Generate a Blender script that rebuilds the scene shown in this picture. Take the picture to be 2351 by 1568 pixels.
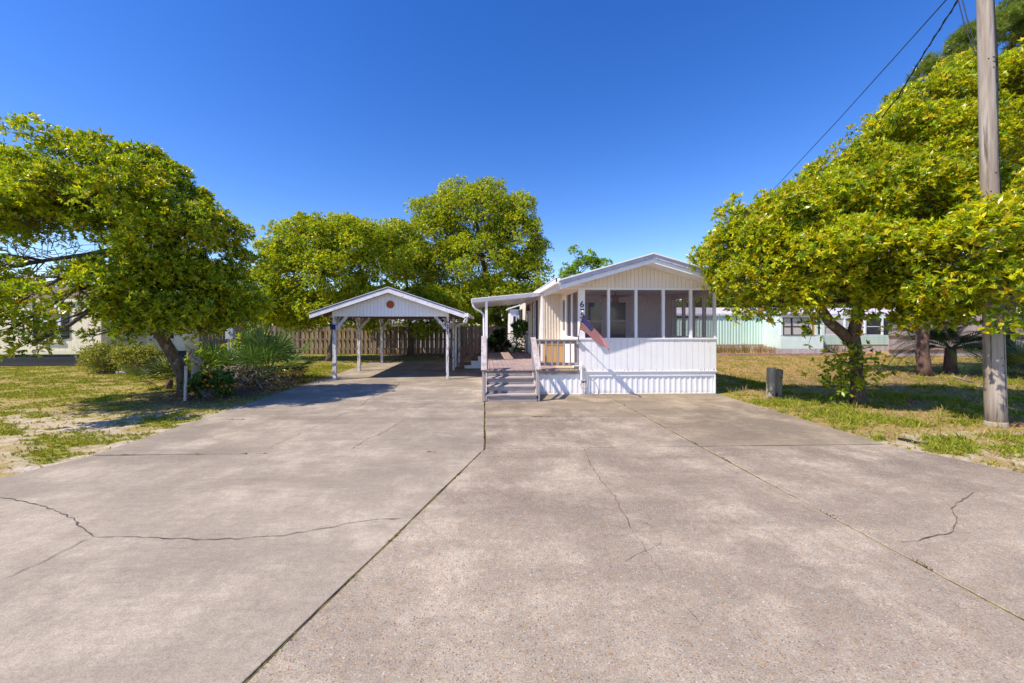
import bpy, bmesh, math, random
import numpy as np
from mathutils import Vector, Matrix

# ------------------------------------------------------------------ camera, sky, sun, exposure
sc = bpy.context.scene
for o in list(bpy.data.objects):
    bpy.data.objects.remove(o)
C = sc.collection
R = math.radians
CAM_H, YAW, FOC, CX, HY = 1.95, R(2.0), 900.0, 1144.4, 745.0     # survey of the photo at 2351 px width
cam = bpy.data.cameras.new('camera')
cam.sensor_width = 36; cam.lens = 36 * FOC / 2351
cam.shift_x = (1175.5 - CX) / 2351; cam.shift_y = -(784 - HY) / 2351
cam.clip_start = 0.05; cam.clip_end = 3000
camo = bpy.data.objects.new('camera', cam); C.objects.link(camo)
camo.location = (0, 0, CAM_H); camo.rotation_euler = (R(90), 0, -YAW)
sc.camera = camo

TRAVEL = Vector((.77, .36, -1.0)).normalized()                    # direction the sunlight travels
w = bpy.data.worlds.new('World'); sc.world = w; w.use_nodes = True
nt = w.node_tree; nt.nodes.clear()
sky = nt.nodes.new('ShaderNodeTexSky'); sky.sky_type = 'NISHITA'; sky.sun_disc = False
sky.sun_elevation = math.asin(-TRAVEL.z); sky.sun_rotation = math.atan2(-TRAVEL.x, -TRAVEL.y)
sky.air_density = 1.0; sky.dust_density = 0.15; sky.ozone_density = 2.2; sky.altitude = 0
hs = nt.nodes.new('ShaderNodeHueSaturation'); hs.inputs['Saturation'].default_value = 1.37; hs.inputs['Hue'].default_value = .518
bg = nt.nodes.new('ShaderNodeBackground'); bg.inputs['Strength'].default_value = 0.132
wo = nt.nodes.new('ShaderNodeOutputWorld')
nt.links.new(sky.outputs[0], hs.inputs['Color']); nt.links.new(hs.outputs[0], bg.inputs['Color'])
nt.links.new(bg.outputs[0], wo.inputs['Surface'])
sl = bpy.data.lights.new('sun', 'SUN'); sl.energy = 4.0; sl.angle = R(0.53); sl.color = (1.0, 0.90, 0.765)
so = bpy.data.objects.new('sun', sl); C.objects.link(so)
so.rotation_euler = TRAVEL.to_track_quat('-Z', 'Y').to_euler(); so.location = (-20, -10, 30)
vs = sc.view_settings
vs.view_transform = 'Standard'; vs.look = 'None'; vs.exposure = 0.72; vs.gamma = 1.0; vs.use_curve_mapping = False
sc.cycles.max_bounces = 9; sc.cycles.diffuse_bounces = 6; sc.cycles.transparent_max_bounces = 16
sc.cycles.use_denoising = True

# ------------------------------------------------------------------ survey helpers
def ray(px, py):
    u = (px - CX) / FOC; v = (HY - py) / FOC
    return (math.sin(YAW) + u * math.cos(YAW), math.cos(YAW) - u * math.sin(YAW), v)
def G(px, py, z=0.0):                     # pixel on the ground -> place
    d = ray(px, py); t = (z - CAM_H) / d[2]
    return Vector((d[0] * t, d[1] * t, z))
def P(px, py, t):                         # pixel at distance t -> place
    d = ray(px, py)
    return Vector((d[0] * t, d[1] * t, CAM_H + d[2] * t))

# ------------------------------------------------------------------ mesh helpers
ORIG = {}
class MB:
    def __init__(s): s.v = []; s.f = []; s.mi = []; s.cur = 0
    def add(s, vs_, fs):
        n = len(s.v); s.v += [tuple(v) for v in vs_]
        for f in fs: s.f.append([i + n for i in f]); s.mi.append(s.cur)
        return s
    def box(s, x0, x1, y0, y1, z0, z1):
        return s.add([(x0,y0,z0),(x1,y0,z0),(x1,y1,z0),(x0,y1,z0),(x0,y0,z1),(x1,y0,z1),(x1,y1,z1),(x0,y1,z1)],
                     [(3,2,1,0),(4,5,6,7),(0,1,5,4),(1,2,6,5),(2,3,7,6),(3,0,4,7)])
    def bar(s, a, b, w_, h_, up=(0,0,1)):
        a = Vector(a); b = Vector(b); d = (b - a).normalized(); up = Vector(up)
        if abs(d.dot(up)) > .98: up = Vector((0,1,0))
        r = d.cross(up).normalized() * (w_ / 2); q = r.cross(d).normalized() * (h_ / 2)
        vs_ = [a - r - q, a + r - q, a + r + q, a - r + q, b - r - q, b + r - q, b + r + q, b - r + q]
        return s.add(vs_, [(0,1,2,3),(7,6,5,4),(1,0,4,5),(2,1,5,6),(3,2,6,7),(0,3,7,4)])
    def tube(s, pts, rad, n=8, cap=True):
        pts = [Vector(p) for p in pts]; m = len(pts)
        if not hasattr(rad, '__len__'): rad = [rad] * m
        base = len(s.v); ref = None
        for i, p in enumerate(pts):
            d = (pts[min(i+1, m-1)] - pts[max(i-1, 0)]).normalized()
            if ref is None:
                ref = Vector((1,0,0)) if abs(d.x) < .9 else Vector((0,1,0))
            x = (ref - d * ref.dot(d)).normalized(); y = d.cross(x); ref = x
            for k in range(n):
                a = 2 * math.pi * k / n
                s.v.append(tuple(p + (x * math.cos(a) + y * math.sin(a)) * rad[i]))
        for i in range(m - 1):
            for k in range(n):
                a = base + i*n + k; b = base + i*n + (k+1) % n
                s.f.append([a, b, b + n, a + n]); s.mi.append(s.cur)
        if cap:
            s.f.append([base + k for k in range(n)][::-1]); s.mi.append(s.cur)
            s.f.append([base + (m-1)*n + k for k in range(n)]); s.mi.append(s.cur)
        return s
    def prism(s, poly, off):               # closed 3-D polygon pushed along off
        n = len(poly); off = Vector(off)
        return s.add([tuple(Vector(p)) for p in poly] + [tuple(Vector(p) + off) for p in poly],
                     [list(range(n))[::-1], [i + n for i in range(n)]] +
                     [[i, (i+1) % n, (i+1) % n + n, i + n] for i in range(n)])
    def lathe(s, prof, c, n=16):
        base = len(s.v)
        for r, z in prof:
            for k in range(n):
                a = 2*math.pi*k/n; s.v.append((c[0]+r*math.cos(a), c[1]+r*math.sin(a), c[2]+z))
        for i in range(len(prof)-1):
            for k in range(n):
                a = base+i*n+k; b = base+i*n+(k+1) % n
                s.f.append([a, b, b+n, a+n]); s.mi.append(s.cur)
        s.f.append([base+k for k in range(n)][::-1]); s.mi.append(s.cur)
        s.f.append([base+(len(prof)-1)*n+k for k in range(n)]); s.mi.append(s.cur)
        return s
    def corr(s, a, b, z0, z1, pitch, depth, nrm, flat=.5, z1f=None):   # ribbed sheet standing from a to b (xy)
        a = Vector((a[0], a[1], 0)); b = Vector((b[0], b[1], 0)); L = (b-a).length; d = (b-a)/L
        nrm = Vector((nrm[0], nrm[1], 0)); prof = []; x = 0.0
        while x < L:
            for q, dd in ((0, 0), (flat*.8*pitch, 0), (flat*pitch, depth), (pitch*(1-.1), depth)):
                if x + q <= L: prof.append((x+q, dd))
            x += pitch
        prof.append((L, prof[-1][1]))
        base = len(s.v)
        for q, dd in prof:
            p = a + d*q + nrm*dd
            zt = z1f(q) if z1f else z1
            s.v.append((p.x, p.y, z0)); s.v.append((p.x, p.y, zt))
        for i in range(len(prof)-1):
            k = base + 2*i; s.f.append([k, k+2, k+3, k+1]); s.mi.append(s.cur)
        return s
    def mesh(s, name, org=(0,0,0)):
        me = bpy.data.meshes.new(name); o = Vector(org)
        me.from_pydata([tuple(Vector(v) - o) for v in s.v], [], s.f); me.update()
        return me
    def build(s, name, mats, parent=None, smooth=False, bevel=0, org=None):
        o0 = ORIG.get(parent.name, Vector((0,0,0))) if parent else Vector(org or (0,0,0))
        me = s.mesh(name, o0)
        ms = mats if isinstance(mats, (list, tuple)) else [mats]
        for m in ms: me.materials.append(M[m] if isinstance(m, str) else m)
        if len(ms) > 1: me.polygons.foreach_set('material_index', s.mi)
        ob = link(name, me, parent)
        if not parent: ob.location = o0
        ORIG[ob.name] = o0
        if smooth: me.shade_smooth()
        if bevel:
            md = ob.modifiers.new('bevel', 'BEVEL'); md.width = bevel; md.segments = 2; md.limit_method = 'ANGLE'
        return ob

def link(name, data, parent=None):
    ob = bpy.data.objects.new(name, data); C.objects.link(ob)
    if parent: ob.parent = parent
    return ob
def thing(name, label, cat, loc, group=None):
    o = link(name, None); o.location = loc; ORIG[o.name] = Vector(loc); o.empty_display_size = .2
    return tag(o, label, cat, group)
def tag(o, label=None, cat=None, group=None, kind=None):
    if label: o['label'] = label
    if cat: o['category'] = cat
    if group: o['group'] = group
    if kind: o['kind'] = kind
    return o
def piece(name, me, parent, loc, rot=(0,0,0), scl=(1,1,1)):       # shares mesh data
    ob = link(name, me, parent); ob.location = Vector(loc) - ORIG[parent.name]
    ob.rotation_euler = rot; ob.scale = scl; ORIG[ob.name] = ORIG[parent.name]
    return ob
def matmesh(mb, name, mat_, smooth=False):
    me = mb.mesh(name); me.materials.append(M[mat_])
    if smooth: me.shade_smooth()
    return me

# ------------------------------------------------------------------ materials
M = {}
def nodes(name):
    m = bpy.data.materials.new(name); m.use_nodes = True; M[name] = m
    return m, m.node_tree, m.node_tree.nodes['Principled BSDF'], m.node_tree.nodes['Material Output']
def mixrgb(t, fac, a, b, mode='MIX'):
    n = t.nodes.new('ShaderNodeMix'); n.data_type = 'RGBA'; n.blend_type = mode
    for k, val in ((0, fac), (6, a), (7, b)):
        if hasattr(val, 'is_linked') or hasattr(val, 'links'): t.links.new(val, n.inputs[k])
        elif isinstance(val, (tuple, list)): n.inputs[k].default_value = (*val[:3], 1)
        else: n.inputs[k].default_value = val
    return n.outputs[2]
def noise(t, scale, detail=4, rough=.55, stretch=(1,1,1), off=(0,0,0)):
    g = t.nodes.new('ShaderNodeNewGeometry'); mp = t.nodes.new('ShaderNodeMapping')
    mp.inputs['Scale'].default_value = stretch; mp.inputs['Location'].default_value = off
    n = t.nodes.new('ShaderNodeTexNoise'); n.inputs['Scale'].default_value = scale
    n.inputs['Detail'].default_value = detail; n.inputs['Roughness'].default_value = rough
    t.links.new(g.outputs['Position'], mp.inputs[0]); t.links.new(mp.outputs[0], n.inputs['Vector'])
    return n.outputs['Fac']
def ramp(t, fac, p0, p1):
    n = t.nodes.new('ShaderNodeMapRange'); n.inputs[1].default_value = p0; n.inputs[2].default_value = p1
    t.links.new(fac, n.inputs[0]); return n.outputs[0]
def bump(t, b, h, strength, dist=.01):
    n = t.nodes.new('ShaderNodeBump'); n.inputs['Strength'].default_value = strength
    n.inputs['Distance'].default_value = dist; t.links.new(h, n.inputs['Height'])
    t.links.new(n.outputs[0], b.inputs['Normal'])
def mixfac_(t, f, k):
    n = t.nodes.new('ShaderNodeMath'); n.operation = 'MULTIPLY'; n.inputs[1].default_value = k; n.use_clamp = True
    t.links.new(f, n.inputs[0]); return n.outputs[0]
def mat(name, col, col2=None, scale=3, stretch=(1,1,1), lo=.35, hi=.65, rough=.7, spec=.3, bmp=0, bscale=60,
        col3=None, s3=9, lo3=.6, hi3=.68, st3=(1,1,1), metal=0, bstretch=None, dirt=None):
    m, t, b, o = nodes(name)
    b.inputs['Roughness'].default_value = rough; b.inputs['Specular IOR Level'].default_value = spec
    b.inputs['Metallic'].default_value = metal
    col, col2, col3 = [tuple(min(.90, x*1.15) for x in q) if q else q for q in (col, col2, col3)]
    c = col
    if col2: c = mixrgb(t, ramp(t, noise(t, scale, 5, .6, stretch), lo, hi), col, col2)
    if col3: c = mixrgb(t, ramp(t, noise(t, s3, 6, .65, st3, (7,3,1)), lo3, hi3), c, col3)
    if hasattr(c, 'links'):
        t.links.new(c, b.inputs['Base Color'])
    else: b.inputs['Base Color'].default_value = (*c, 1)
    if bmp: bump(t, b, noise(t, bscale, 4, .6, bstretch or stretch), bmp)
    return m
V = (1,1,.06); HX = (.06,1,1); HYs = (1,.06,1)
mat('white_paint', (.82,.80,.82), (.74,.72,.75), 2.2, lo=.4, hi=.75, rough=.55, bmp=.15, bscale=30, col3=(.5,.36,.26), s3=26, lo3=.72, hi3=.8)
mat('white_metal', (.82,.81,.84), (.72,.71,.75), 3, rough=.42, spec=.5, bmp=.05, bscale=8, col3=(.42,.33,.28), s3=14, lo3=.7, hi3=.82)
mat('roof_metal', (.44,.45,.55), (.36,.36,.44), 4, rough=.4, spec=.5, col3=(.36,.27,.22), s3=10, lo3=.7, hi3=.85)
mat('cream', (.66,.59,.50), (.59,.53,.45), 3, rough=.6, bmp=.08, bscale=20)
mat('cream_board', (.78,.71,.63), (.71,.64,.57), 4, rough=.65, bmp=.12, bscale=30, stretch=V)
mat('tan', (.42,.265,.115), (.35,.215,.09), 4, stretch=V, rough=.6, bmp=.1, bscale=30)
mat('grey_wood', (.27,.225,.21), (.40,.35,.335), 9, stretch=(1,1,.08), rough=.85, spec=.15, bmp=.5, bscale=30, col3=(.12,.095,.085), s3=16, st3=(1,1,.1), lo3=.55, hi3=.7)
mat('grey_wood_x', (.27,.225,.21), (.42,.37,.355), 9, stretch=(.08,1,1), rough=.85, spec=.15, bmp=.5, bscale=30, col3=(.12,.095,.085), s3=16, st3=(.1,1,1), lo3=.55, hi3=.7)
mat('grey_wood_y', (.30,.25,.24), (.45,.40,.39), 9, stretch=(1,.08,1), rough=.85, spec=.15, bmp=.5, bscale=30, col3=(.12,.095,.085), s3=16, st3=(1,.1,1), lo3=.55, hi3=.7)
mat('deck_wood', (.25,.175,.16), (.38,.30,.28), 7, stretch=(.15,1,1), rough=.85, spec=.15, bmp=.4, bscale=30, col3=(.12,.085,.075), s3=9, lo3=.5, hi3=.7)
mat('deck_yellow', (.40,.27,.13), (.46,.37,.27), 5, stretch=(.1,1,1), rough=.85, bmp=.3, bscale=30)
mat('fence_wood', (.20,.142,.112), (.295,.225,.185), 5, stretch=(1,1,.07), rough=.9, spec=.1, bmp=.4, bscale=30, col3=(.11,.08,.062), s3=7, st3=(1,1,.15), lo3=.54, hi3=.74)
mat('red_wood', (.25,.13,.10), (.19,.10,.08), 8, rough=.8, bmp=.3, bscale=30)
mat('brown_wood', (.20,.12,.07), (.14,.085,.05), 6, stretch=(1,.1,1), rough=.85, bmp=.3, bscale=30)
mat('post_paint', (.66,.65,.69), (.54,.52,.56), 4, rough=.7, bmp=.3, bscale=40, col3=(.22,.18,.165), s3=20, st3=(1,1,.2), lo3=.51, hi3=.58)
mat('trim_paint', (.70,.70,.75), (.58,.57,.62), 4, rough=.6, bmp=.2, bscale=40, col3=(.27,.23,.21), s3=18, st3=(.5,1,1), lo3=.6, hi3=.68)
mat('black_metal', (.012,.012,.015), rough=.5)
mat('shutter_black', (.018,.018,.024), (.03,.03,.04), 5, rough=.6)
mat('skirt_black', (.022,.023,.03), (.045,.045,.055), 5, stretch=HX, rough=.7, bmp=.3, bscale=20)
mat('navy', (.012,.022,.085), rough=.4)
mat('rust', (.42,.10,.04), (.30,.065,.028), 22, rough=.8, bmp=.5, bscale=60)
mat('window_white', (.74,.74,.80), (.66,.66,.72), 5, rough=.45)
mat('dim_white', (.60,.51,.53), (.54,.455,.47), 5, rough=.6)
mat('glass', (.018,.024,.03), (.05,.06,.065), 1.6, rough=.06, spec=.8)
mat('blind', (.52,.50,.47), (.44,.42,.40), 5, rough=.5)
mat('mint', (.50,.66,.60), (.42,.57,.51), 3, stretch=V, rough=.5, col3=(.22,.24,.23), s3=3, st3=(1,1,.05), lo3=.6, hi3=.75)
mat('mint_light', (.66,.78,.74), (.58,.70,.66), 3, rough=.5)
mat('lilac_metal', (.55,.52,.56), (.42,.39,.43), 2, rough=.6, col3=(.3,.26,.26), s3=4, lo3=.6, hi3=.8)
mat('skirt_old', (.50,.46,.47), (.36,.32,.31), 4, stretch=V, rough=.7, col3=(.17,.12,.09), s3=5, lo3=.6, hi3=.7)
mat('concrete_block', (.33,.29,.29), (.24,.20,.20), 9, rough=.9, bmp=.4)
mat('brick', (.30,.12,.08), (.22,.09,.065), 9, rough=.9, bmp=.4)
mat('pink_brick', (.38,.24,.21), (.28,.17,.15), 9, rough=.9, bmp=.4)
mat('shingle', (.17,.11,.085), (.11,.075,.06), 9, rough=.9, bmp=.5)
mat('bark', (.15,.115,.09), (.075,.055,.045), 14, stretch=(1,1,.35), rough=.95, spec=.05, bmp=1.0, bscale=26, col3=(.30,.27,.235), s3=5, lo3=.58, hi3=.7)
mat('bark_red', (.17,.105,.085), (.08,.05,.042), 10, stretch=(1,1,.25), rough=.95, spec=.05, bmp=1.0, bscale=18, col3=(.26,.22,.20), s3=5, lo3=.6, hi3=.75)
mat('twig', (.16,.12,.095), (.25,.21,.18), 7, rough=.9, spec=.1)
mat('dead_twig', (.23,.17,.13), (.35,.29,.25), 5, rough=.9, spec=.1)
mat('pole_wood', (.23,.19,.155), (.37,.32,.275), 9, stretch=(1,1,.06), lo=.4, hi=.6, rough=.9, spec=.1, bmp=1.0, bscale=24, col3=(.09,.07,.055), s3=16, st3=(1,1,.04), lo3=.57, hi3=.68)
mat('stump_wood', (.22,.185,.14), (.33,.29,.23), 6, stretch=(1,1,.08), rough=.9, spec=.1, bmp=.7, bscale=24, col3=(.08,.06,.045), s3=6, st3=(1,1,.3), lo3=.58, hi3=.64)
mat('wire', (.012,.013,.02), rough=.5)
mat('hose', (.40,.34,.25), rough=.5)
mat('brass', (.45,.30,.08), rough=.35, metal=.8)
mat('pelican_stone', (.36,.31,.25), (.20,.165,.13), 22, rough=.9, bmp=.6, bscale=60, col3=(.52,.49,.46), s3=12, lo3=.55, hi3=.62)
mat('pelican_beak', (.13,.10,.085), (.22,.18,.15), 20, rough=.8)
mat('meter_grey', (.36,.38,.43), (.30,.32,.36), 5, rough=.5)
mat('blue_pipe', (.10,.30,.55), rough=.5)
mat('plastic_black', (.015,.015,.018), rough=.35)
mat('pot_grey', (.35,.38,.42), rough=.5)
mat('fan_brown', (.12,.045,.025), rough=.5)
mat('ceiling_white', (.60,.57,.56), rough=.6)
mat('digit', (.012,.012,.02), rough=.4)
mat('pale_wall', (.74,.66,.50), (.68,.60,.46), 3, rough=.65, bmp=.08, bscale=20)
mat('yellow_trim', (.66,.62,.44), (.60,.56,.41), 3, rough=.6)
mat('pale_stake', (.40,.37,.36), (.52,.50,.50), 7, stretch=V, rough=.9, bmp=.4, bscale=30, col3=(.16,.13,.11), s3=14, st3=(1,1,.2), lo3=.5, hi3=.6)
mat('litter', (.22,.13,.08), (.13,.08,.05), 3, rough=.95)
mat('flower', (.85,.16,.008), (.80,.30,.01), 30, rough=.6)

m = mat('skirt_metal', (.82,.81,.84), (.72,.71,.75), 3, rough=.42, spec=.5, bmp=.05, bscale=8, col3=(.42,.33,.28), s3=14, lo3=.7, hi3=.82)
t = m.node_tree; b = t.nodes['Principled BSDF']; old = b.inputs['Base Color'].links[0].from_socket
gq = t.nodes.new('ShaderNodeNewGeometry'); sq = t.nodes.new('ShaderNodeSeparateXYZ'); t.links.new(gq.outputs['Position'], sq.inputs[0])
hm = t.nodes.new('ShaderNodeMath'); hm.operation = 'MULTIPLY_ADD'; hm.inputs[1].default_value = .30; t.links.new(noise(t, 6, 6, .7), hm.inputs[0]); t.links.new(sq.outputs[2], hm.inputs[2])
t.links.new(mixrgb(t, mixfac_(t, ramp(t, hm.outputs[0], .26, .12), .75), old, (.36,.29,.22)), b.inputs['Base Color'])
# screen mesh: an evenly woven dark net, half open
m, t, b, o = nodes('screen')
tr = t.nodes.new('ShaderNodeBsdfTransparent'); mx = t.nodes.new('ShaderNodeMixShader'); mx.inputs[0].default_value = .28
b.inputs['Base Color'].default_value = (.165,.125,.15,1); b.inputs['Roughness'].default_value = .6
t.links.new(tr.outputs[0], mx.inputs[1]); t.links.new(b.outputs[0], mx.inputs[2]); t.links.new(mx.outputs[0], o.inputs[0])

def leafmat(name, rough=.34, trans=.45, spec=.6, tcol=(1.1,1.1,.45)):
    m, t, b, o = nodes(name)
    at = t.nodes.new('ShaderNodeAttribute'); at.attribute_name = 'col'
    t.links.new(at.outputs['Color'], b.inputs['Base Color'])
    b.inputs['Roughness'].default_value = rough; b.inputs['Specular IOR Level'].default_value = spec
    tl = t.nodes.new('ShaderNodeBsdfTranslucent'); mx = t.nodes.new('ShaderNodeMixShader'); mx.inputs[0].default_value = trans
    t.links.new(mixrgb(t, 1.0, at.outputs['Color'], tcol, 'MULTIPLY'), tl.inputs['Color'])
    t.links.new(b.outputs[0], mx.inputs[1]); t.links.new(tl.outputs[0], mx.inputs[2]); t.links.new(mx.outputs[0], o.inputs[0])
leafmat('leaf'); leafmat('grass', .7, .3, .15); leafmat('palm', .4, .2, .5)
leafmat('litter_leaf', .9, .05, .1)

# concrete: two finishes
def mixfac(t, f, k):
    n = t.nodes.new('ShaderNodeMath'); n.operation = 'MULTIPLY'; n.inputs[1].default_value = k
    t.links.new(f, n.inputs[0]); return n.outputs[0]
def concrete(name, agg, col, dark, lightc):
    m, t, b, o = nodes(name)
    b.inputs['Roughness'].default_value = .9; b.inputs['Specular IOR Level'].default_value = .2
    c = mixrgb(t, ramp(t, noise(t, .45, 7, .66), .41, .59), dark, col)
    c = mixrgb(t, ramp(t, noise(t, 1.2, 8, .74, (1,.7,1), (5,2,0)), .46, .60), c, lightc)
    st = noise(t, .8, 7, .72, (.45,1.3,1), (1,9,0))
    c = mixrgb(t, mixfac(t, ramp(t, st, .465, .61), .72), c, tuple(x*.62 for x in dark))
    c = mixrgb(t, mixfac(t, ramp(t, noise(t, 3.2, 8, .75, (.35,1,1), (3,3,0)), .47, .62), .45), c, tuple(x*.8 for x in dark))
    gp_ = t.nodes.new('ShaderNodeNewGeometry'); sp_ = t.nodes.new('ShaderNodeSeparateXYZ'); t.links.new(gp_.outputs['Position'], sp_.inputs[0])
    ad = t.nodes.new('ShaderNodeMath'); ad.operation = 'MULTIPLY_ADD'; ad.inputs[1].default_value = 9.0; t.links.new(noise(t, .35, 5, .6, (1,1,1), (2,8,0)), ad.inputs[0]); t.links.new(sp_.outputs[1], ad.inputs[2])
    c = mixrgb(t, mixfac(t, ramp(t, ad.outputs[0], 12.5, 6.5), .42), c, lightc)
    fine = noise(t, 85, 4, .75)
    c = mixrgb(t, .85, c, mixrgb(t, ramp(t, fine, .34, .66), (.62,.60,.58), (1.38,1.38,1.36)), 'MULTIPLY')
    mid = noise(t, 16, 5, .7)
    c = mixrgb(t, .6, c, mixrgb(t, ramp(t, mid, .35, .65), (.78,.77,.76), (1.2,1.2,1.2)), 'MULTIPLY')
    h = fine
    g = t.nodes.new('ShaderNodeNewGeometry')
    if agg:
        for sc_, thr, amt in ((50, .21, .8), (100, .25, .8)):
            vo = t.nodes.new('ShaderNodeTexVoronoi'); vo.inputs['Scale'].default_value = sc_
            t.links.new(g.outputs['Position'], vo.inputs['Vector'])
            cr = t.nodes.new('ShaderNodeValToRGB'); cr.color_ramp.interpolation = 'CONSTANT'
            e = cr.color_ramp.elements
            e[0].position = 0; e[0].color = (.33,.28,.25,1)
            e[1].position = .36; e[1].color = (.36,.17,.075,1)
            for p_, c_ in ((.46, (.45,.26,.09)), (.53, (.20,.13,.10)), (.64, (.12,.11,.11)), (.70, (.54,.48,.42)), (.745, (.33,.28,.25))):
                q = e.new(p_); q.color = (*c_, 1)
            sep = t.nodes.new('ShaderNodeSeparateColor'); t.links.new(vo.outputs['Color'], sep.inputs[0])
            t.links.new(sep.outputs[0], cr.inputs[0])
            cut = t.nodes.new('ShaderNodeMath'); cut.operation = 'LESS_THAN'; cut.inputs[1].default_value = thr + .12
            t.links.new(vo.outputs['Distance'], cut.inputs[0])
            sel = t.nodes.new('ShaderNodeMath'); sel.operation = 'MULTIPLY'; sel.inputs[1].default_value = amt
            t.links.new(cut.outputs[0], sel.inputs[0])
            inb = t.nodes.new('ShaderNodeMath'); inb.operation = 'GREATER_THAN'; inb.inputs[1].default_value = .36
            t.links.new(sep.outputs[0], inb.inputs[0])
            sel2 = t.nodes.new('ShaderNodeMath'); sel2.operation = 'MULTIPLY'
            t.links.new(sel.outputs[0], sel2.inputs[0]); t.links.new(inb.outputs[0], sel2.inputs[1])
            c = mixrgb(t, sel2.outputs[0], c, cr.outputs[0])
    else:
        br = noise(t, 28, 4, .7, (.12, 1, 1))
        c = mixrgb(t, .35, c, mixrgb(t, ramp(t, br, .3, .7), tuple(x*.78 for x in col), tuple(min(1, x*1.2) for x in col)))
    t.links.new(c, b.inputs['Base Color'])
    bump(t, b, h, .6, .006)
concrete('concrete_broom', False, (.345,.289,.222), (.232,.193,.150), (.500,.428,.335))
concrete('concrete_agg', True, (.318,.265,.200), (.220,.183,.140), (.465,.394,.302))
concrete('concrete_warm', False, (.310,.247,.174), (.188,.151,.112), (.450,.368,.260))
mat('crack', (.07,.057,.048), (.19,.158,.132), 8, rough=1, spec=0)

# soil sheet: colour of what covers it (sand, straw, weeds, needles) stored per vertex, fine grain on top
m, t, b, o = nodes('soil')
at = t.nodes.new('ShaderNodeAttribute'); at.attribute_name = 'col'
n1 = noise(t, 26, 5, .7); n2 = noise(t, 110, 3, .7)
c = mixrgb(t, ramp(t, n1, .3, .7), (.62,.60,.55), (1.3,1.3,1.25))
c = mixrgb(t, 1.0, at.outputs['Color'], c, 'MULTIPLY')
c = mixrgb(t, 1.0, c, mixrgb(t, ramp(t, n2, .3, .7), (.65,.65,.62), (1.3,1.3,1.3)), 'MULTIPLY')
t.links.new(c, b.inputs['Base Color']); b.inputs['Roughness'].default_value = 1; b.inputs['Specular IOR Level'].default_value = .05
bump(t, b, n1, .8, .03)

# flag cloth from its own UV: thirteen stripes and a blue field with rows of stars
m, t, b, o = nodes('flag_cloth')
uvn = t.nodes.new('ShaderNodeUVMap'); sx = t.nodes.new('ShaderNodeSeparateXYZ'); t.links.new(uvn.outputs[0], sx.inputs[0])
def mth(op, a, bb=None):
    n = t.nodes.new('ShaderNodeMath'); n.operation = op
    for k, val in ((0, a), (1, bb)):
        if val is None: continue
        if hasattr(val, 'links'): t.links.new(val, n.inputs[k])
        else: n.inputs[k].default_value = val
    return n.outputs[0]
U_, V_ = sx.outputs[0], sx.outputs[1]
stripe = mth('MODULO', mth('FLOOR', mth('MULTIPLY', V_, 13.0)), 2.0)
c = mixrgb(t, mth('LESS_THAN', stripe, .5), (.88,.84,.86), (.80,.004,.018))
canton = mth('MULTIPLY', mth('LESS_THAN', U_, .42), mth('GREATER_THAN', V_, 6/13))
su = mth('MULTIPLY', U_, 6/.42); sv = mth('MULTIPLY', mth('SUBTRACT', V_, 6/13), 5*13/7)
def dots(ou, ov):
    a = mth('SUBTRACT', mth('FRACT', mth('ADD', su, ou)), .5); bb = mth('SUBTRACT', mth('FRACT', mth('ADD', sv, ov)), .5)
    return mth('LESS_THAN', mth('ADD', mth('MULTIPLY', a, a), mth('MULTIPLY', bb, bb)), .020)
star = mth('MAXIMUM', dots(0, 0), dots(.5, .5))
c = mixrgb(t, canton, c, mixrgb(t, star, (.030,.014,.27), (.85,.82,.86)))
t.links.new(c, b.inputs['Base Color']); b.inputs['Roughness'].default_value = .7
tl = t.nodes.new('ShaderNodeBsdfTranslucent'); t.links.new(c, tl.inputs['Color'])
mx = t.nodes.new('ShaderNodeMixShader'); mx.inputs[0].default_value = .12
t.links.new(b.outputs[0], mx.inputs[1]); t.links.new(tl.outputs[0], mx.inputs[2]); t.links.new(mx.outputs[0], o.inputs[0])

# ------------------------------------------------------------------ ground sheet
rg = np.random.default_rng(5)
def vnoise(x, y, cell, seed):
    r = np.random.default_rng(seed); T = r.random((64, 64))
    fx = x / cell; fy = y / cell; ix = np.floor(fx).astype(int); iy = np.floor(fy).astype(int)
    ax = fx - ix; ay = fy - iy; ax = ax*ax*(3-2*ax); ay = ay*ay*(3-2*ay)
    g = lambda i, j: T[i % 64, j % 64]
    return (g(ix,iy)*(1-ax) + g(ix+1,iy)*ax)*(1-ay) + (g(ix,iy+1)*(1-ax) + g(ix+1,iy+1)*ax)*ay
def fbm(x, y, cell, seed, oct=4):
    s = 0; a = 1; tot = 0
    for k in range(oct):
        s = s + a*vnoise(x, y, cell/2**k, seed+k); tot += a; a *= .6
    return s/tot
def sm(x, a, b): q = np.clip((x-a)/(b-a), 0, 1); return q*q*(3-2*q)
LEDGE = [(-25.,2.0),(-14.,2.2),(-9.,3.0),(-7.,4.2),(-6.14,5.3),(-5.87,6.08)]
REDGE = [(6.55,6.17),(7.1,4.9),(8.3,3.7),(11.,2.6),(16.,2.05),(25.,1.9)]
def on_slab(x, y):                              # signed-ish: >0 on concrete
    le = np.interp(y, [2.0,2.2,3.0,4.2,5.3,6.08,20.8,20.9,99], [-25,-14,-9,-7,-6.14,-5.87,-5.87,90,90])
    ri = np.interp(y, [1.9,2.05,2.6,3.7,4.9,6.17,10.9,99], [25,16,11,8.3,7.1,6.55,6.55,6.55])
    return np.minimum(x-le, ri-x)
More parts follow.
